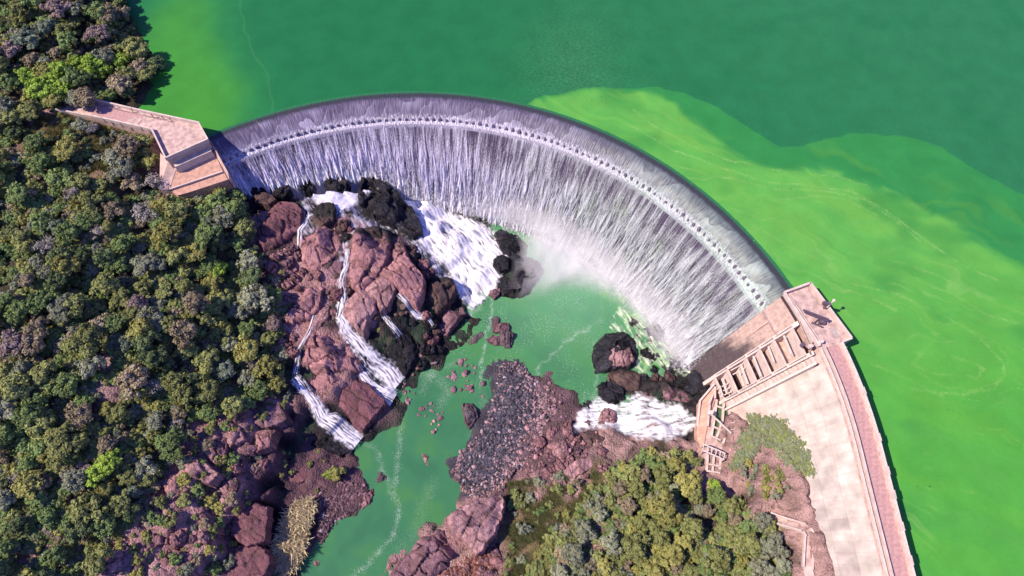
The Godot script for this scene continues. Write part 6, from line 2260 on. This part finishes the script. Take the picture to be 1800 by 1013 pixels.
	for q in [["yellow", 592, 828, 2.0], ["bright", 578, 835, 1.3], ["yellow", 1408, 795, 1.2], ["yellow", 1392, 785, 0.9], ["yellow", 1367, 844, 0.5], ["olive", 905, 872, 1.7], ["olive", 915, 885, 1.5], ["yellow", 665, 580, 0.6]]:
		plant(q[0], q[1], q[2], q[3], true, "")
	build_cover()


func build_cover() -> void:
	rng.seed = 99
	# undergrowth that closes the gaps between the trees
	var px := PackedVector2Array([Vector2(-30, -30), Vector2(318, -30), Vector2(300, 70), Vector2(225, 168), Vector2(110, 185), Vector2(110, 210), Vector2(262, 240), Vector2(280, 340), Vector2(430, 345), Vector2(450, 440), Vector2(495, 520), Vector2(500, 690), Vector2(330, 740), Vector2(300, 830), Vector2(200, 950), Vector2(120, 1050), Vector2(-30, 1050)])
	var clearing := PackedVector2Array([Vector2(60, 205), Vector2(120, 205), Vector2(240, 245), Vector2(200, 262), Vector2(185, 320), Vector2(130, 325), Vector2(118, 280), Vector2(60, 250)])
	var near := PackedVector2Array([Vector2(1060, 850), Vector2(1110, 800), Vector2(1215, 800), Vector2(1225, 870), Vector2(1370, 920), Vector2(1385, 1040), Vector2(900, 1040), Vector2(1000, 900)])
	var where := []
	var tints := []
	for i in 20000:
		var q := Vector2(rng.randf_range(-30, 1390), rng.randf_range(-30, 1050))
		if not (Geometry2D.is_point_in_polygon(q, px) or Geometry2D.is_point_in_polygon(q, near)):
			continue
		if Geometry2D.is_point_in_polygon(q, clearing) and rng.randf() < 0.9:
			continue
		var p := PT(q.x, q.y)
		var gap := n1.get_noise_2d(p.x * 0.1 + 400, p.z * 0.1)
		if gap < -0.4:
			continue
		var s := 0.5 + 1.4 * pow(rng.randf(), 1.5)
		where.append(Transform3D(Basis(Vector3.UP, rng.randf() * TAU).scaled(Vector3(s, s * 0.9, s)), p + Vector3(0, -0.1, 0)))
		var kinds := ["olive", "olive", "mid", "grey", "mid", "yellow", "brown"]
		var c: Array = KINDS[kinds[rng.randi() % 7]][0]
		var k := rng.randf_range(0.8, 1.5)
		tints.append(Color(c[0] * k, c[1] * k, c[2] * k))
	tag(scatter("undergrowth", crowns["bush1"], M.leaf, where, tints), "low mixed undergrowth between the trees of both woods", "", "", "stuff")
	# ivy mat at the toe of the road wall
	var ivy := pixels("bank", [418, 252, 460, 250, 520, 255, 580, 270, 605, 310, 640, 340, 680, 390, 712, 440, 735, 520, 680, 530, 640, 500, 610, 470, 560, 420, 530, 380, 490, 375, 465, 400, 430, 450, 400, 470, 350, 510, 340, 480, 375, 440, 365, 370, 400, 330, 440, 320])
	where = []
	tints = []
	for i in 5200:
		var q := Vector2(rng.randf_range(1280, 1440), rng.randf_range(725, 840))
		if not Geometry2D.is_point_in_polygon(q, ivy):
			continue
		if n1.get_noise_2d(q.x * 0.05, q.y * 0.05) < -0.35:
			continue
		q += Vector2(rng.randfn(0, 3.5), rng.randfn(0, 3.5))
		# on the wall face or on the ground, whichever is higher
		var p := PT(q.x, q.y, 0.2)
		for k in 12:
			var d := wall_r(angle_of(p.x, p.z)) - radius_of(p.x, p.z)
			var face := 26.9 - (d - 4.75) / 0.6 if d > 4.8 else 27.0
			p = P(q.x, q.y, lerpf(p.y, maxf(face, H(p.x, p.z)) + 0.2, 0.5))
		var s := rng.randf_range(0.28, 0.6)
		where.append(Transform3D(Basis.from_euler(Vector3(rng.randf_range(-0.5, 0.5), rng.randf() * TAU, 0)).scaled(Vector3(s, s * 0.6, s)), p))
		var c: Array = KINDS["grey" if rng.randf() < 0.6 else "olive"][0]
		var k := rng.randf_range(0.75, 1.25)
		tints.append(Color(c[0] * k, c[1] * k * 1.05, c[2] * k))
	tag(scatter("ivy", crown_mesh(977, 5, 26, 0.26, 1.6, 0.45), M.leaf, where, tints), "dense olive ivy mat creeping over the toe of the dam wall", "ivy", "", "stuff")
	# dry grass
	where = []
	tints = []
	var blade := SurfaceTool.new()
	blade.begin(Mesh.PRIMITIVE_TRIANGLES)
	for k in 14:
		var a := k * 2.4
		var r := 0.06 * sqrt(k)
		var b := Vector3(cos(a) * r, 0, sin(a) * r)
		var t := b * 3.0 + Vector3(0, 0.5 + 0.03 * (k % 5), 0)
		var s := Vector3(-sin(a), 0, cos(a)) * 0.035
		tri(blade, b - s, b + s, t, Vector3(cos(a), 0.3, sin(a)))
	var tuft := done(blade)
	var meadows := [PackedVector2Array([Vector2(40, 210), Vector2(110, 200), Vector2(260, 245), Vector2(250, 280), Vector2(190, 330), Vector2(120, 330), Vector2(60, 260)]), PackedVector2Array([Vector2(890, 850), Vector2(960, 840), Vector2(1060, 830), Vector2(1020, 900), Vector2(980, 1013), Vector2(875, 1013), Vector2(895, 930)])]
	for i in 15000:
		var m: PackedVector2Array = meadows[i % 2]
		var q := Vector2(rng.randf_range(40, 270), rng.randf_range(195, 335)) if i % 2 == 0 else Vector2(rng.randf_range(870, 1070), rng.randf_range(825, 1013))
		if not Geometry2D.is_point_in_polygon(q, m):
			continue
		var p := PT(q.x, q.y)
		if n1.get_noise_2d(p.x * 0.14 + 70, p.z * 0.14) < -0.12:
			continue
		var s := rng.randf_range(0.7, 1.5)
		where.append(Transform3D(Basis(Vector3.UP, rng.randf() * TAU).scaled(Vector3(s, s, s)), p - Vector3(0, 0.05, 0)))
		var c := Color(0.19, 0.18, 0.07) if i % 2 == 0 else Color(0.1, 0.145, 0.05).lerp(Color(0.2, 0.17, 0.08), rng.randf())
		var k := rng.randf_range(0.7, 1.3)
		tints.append(Color(c.r * k, c.g * k, c.b * k))
	tag(scatter("grass", tuft, M.leaf, where, tints), "dry tufted grass in the clearing by the walkway and on the scrubby slope", "", "", "stuff")
	build_reeds()


# the pale reed bed that leans over the river
func build_reeds() -> void:
	rng.seed = 321
	var px := pixels("river", [230, 760, 250, 690, 330, 590, 420, 560, 440, 620, 400, 720, 380, 850, 340, 950, 270, 1010, 225, 960, 200, 850])
	var t := thing("reed_bed", "big pale dry reed clump leaning out over the river by the gully", "reeds")
	for part in 5:
		var st := SurfaceTool.new()
		st.begin(Mesh.PRIMITIVE_TRIANGLES)
		for i in 2200:
			var q := Vector2(rng.randf_range(478, 560), rng.randf_range(870, 1015))
			if not Geometry2D.is_point_in_polygon(q, px):
				continue
			var p := PT(q.x, q.y, 1.4)
			p.y = maxf(H(p.x, p.z), 0.0)
			var hgt := rng.randf_range(1.4, 2.9)
			var lean := Vector3(rng.randfn(0, 0.45), 0, rng.randfn(0, 0.45) + 0.25)
			var a := rng.randf() * TAU
			var s := Vector3(cos(a), 0, sin(a)) * rng.randf_range(0.05, 0.11)
			var mid := p + Vector3(0, hgt * 0.7, 0) + lean * 0.5
			var tip := p + Vector3(0, hgt, 0) + lean * hgt * 0.7
			var k := rng.randf_range(0.6, 1.3)
			var c := Color(0.72 * k, 0.6 * k, 0.4 * k).lerp(Color(0.4, 0.38, 0.2), 0.4 * rng.randf())
			quad(st, p - s, p + s, mid + s, mid - s, Vector3(-s.z, 0.1, s.x), c)
			tri(st, mid - s * 1.4, mid + s * 1.4, tip, Vector3(-s.z, 0.1, s.x), c)
		var o := put("reed_blades", done(st), M.leaf, t)
		o.set_meta("kind", "stuff")


func _ready() -> void:
	var cam := Camera3D.new()
	cam.name = "camera"
	cam.fov = rad_to_deg(2.0 * atan(506.5 / FOCAL))
	cam.position = EYE
	cam.rotation.x = -deg_to_rad(PITCH)
	cam.near = 1.0
	cam.far = 5000.0
	add_child(cam)
	cam.current = true

	var sky := ProceduralSkyMaterial.new()
	sky.sky_top_color = Color(0.32, 0.4, 0.74)
	sky.sky_horizon_color = Color(0.66, 0.7, 0.84)
	sky.sky_curve = 0.12
	sky.ground_bottom_color = Color(0.2, 0.2, 0.2)
	sky.ground_horizon_color = Color(0.5, 0.52, 0.56)
	var s := Sky.new()
	s.sky_material = sky
	var env := Environment.new()
	env.background_mode = Environment.BG_SKY
	env.sky = s
	env.background_energy_multiplier = 1.0
	env.tonemap_mode = Environment.TONE_MAPPER_LINEAR
	env.tonemap_exposure = 1.25
	env.volumetric_fog_enabled = true
	env.volumetric_fog_density = 0.0
	env.sdfgi_enabled = true
	env.ssao_enabled = true
	env.ssil_enabled = true
	var we := WorldEnvironment.new()
	we.name = "air"
	we.environment = env
	add_child(we)

	var sun := DirectionalLight3D.new()
	sun.name = "sun"
	sun.light_energy = 1.6
	sun.light_color = Color(1.0, 0.93, 0.85)
	sun.light_angular_distance = 0.5
	sun.shadow_enabled = true
	add_child(sun)
	sun.look_at_from_position(Vector3.ZERO, Vector3(0.62, -0.77, -0.14))

	make_materials()
	build_raster()
	build_ground()
	build_lake()
	build_river()
	build_spillway()
	build_road_wall()
	build_outlet_tower()
	build_left_tower()
	build_canal()
	build_white_water()
	build_boulders()
	fill_blocks()
	build_plants()
	build_stones()
	build_rubble()
	build_deck_gear()
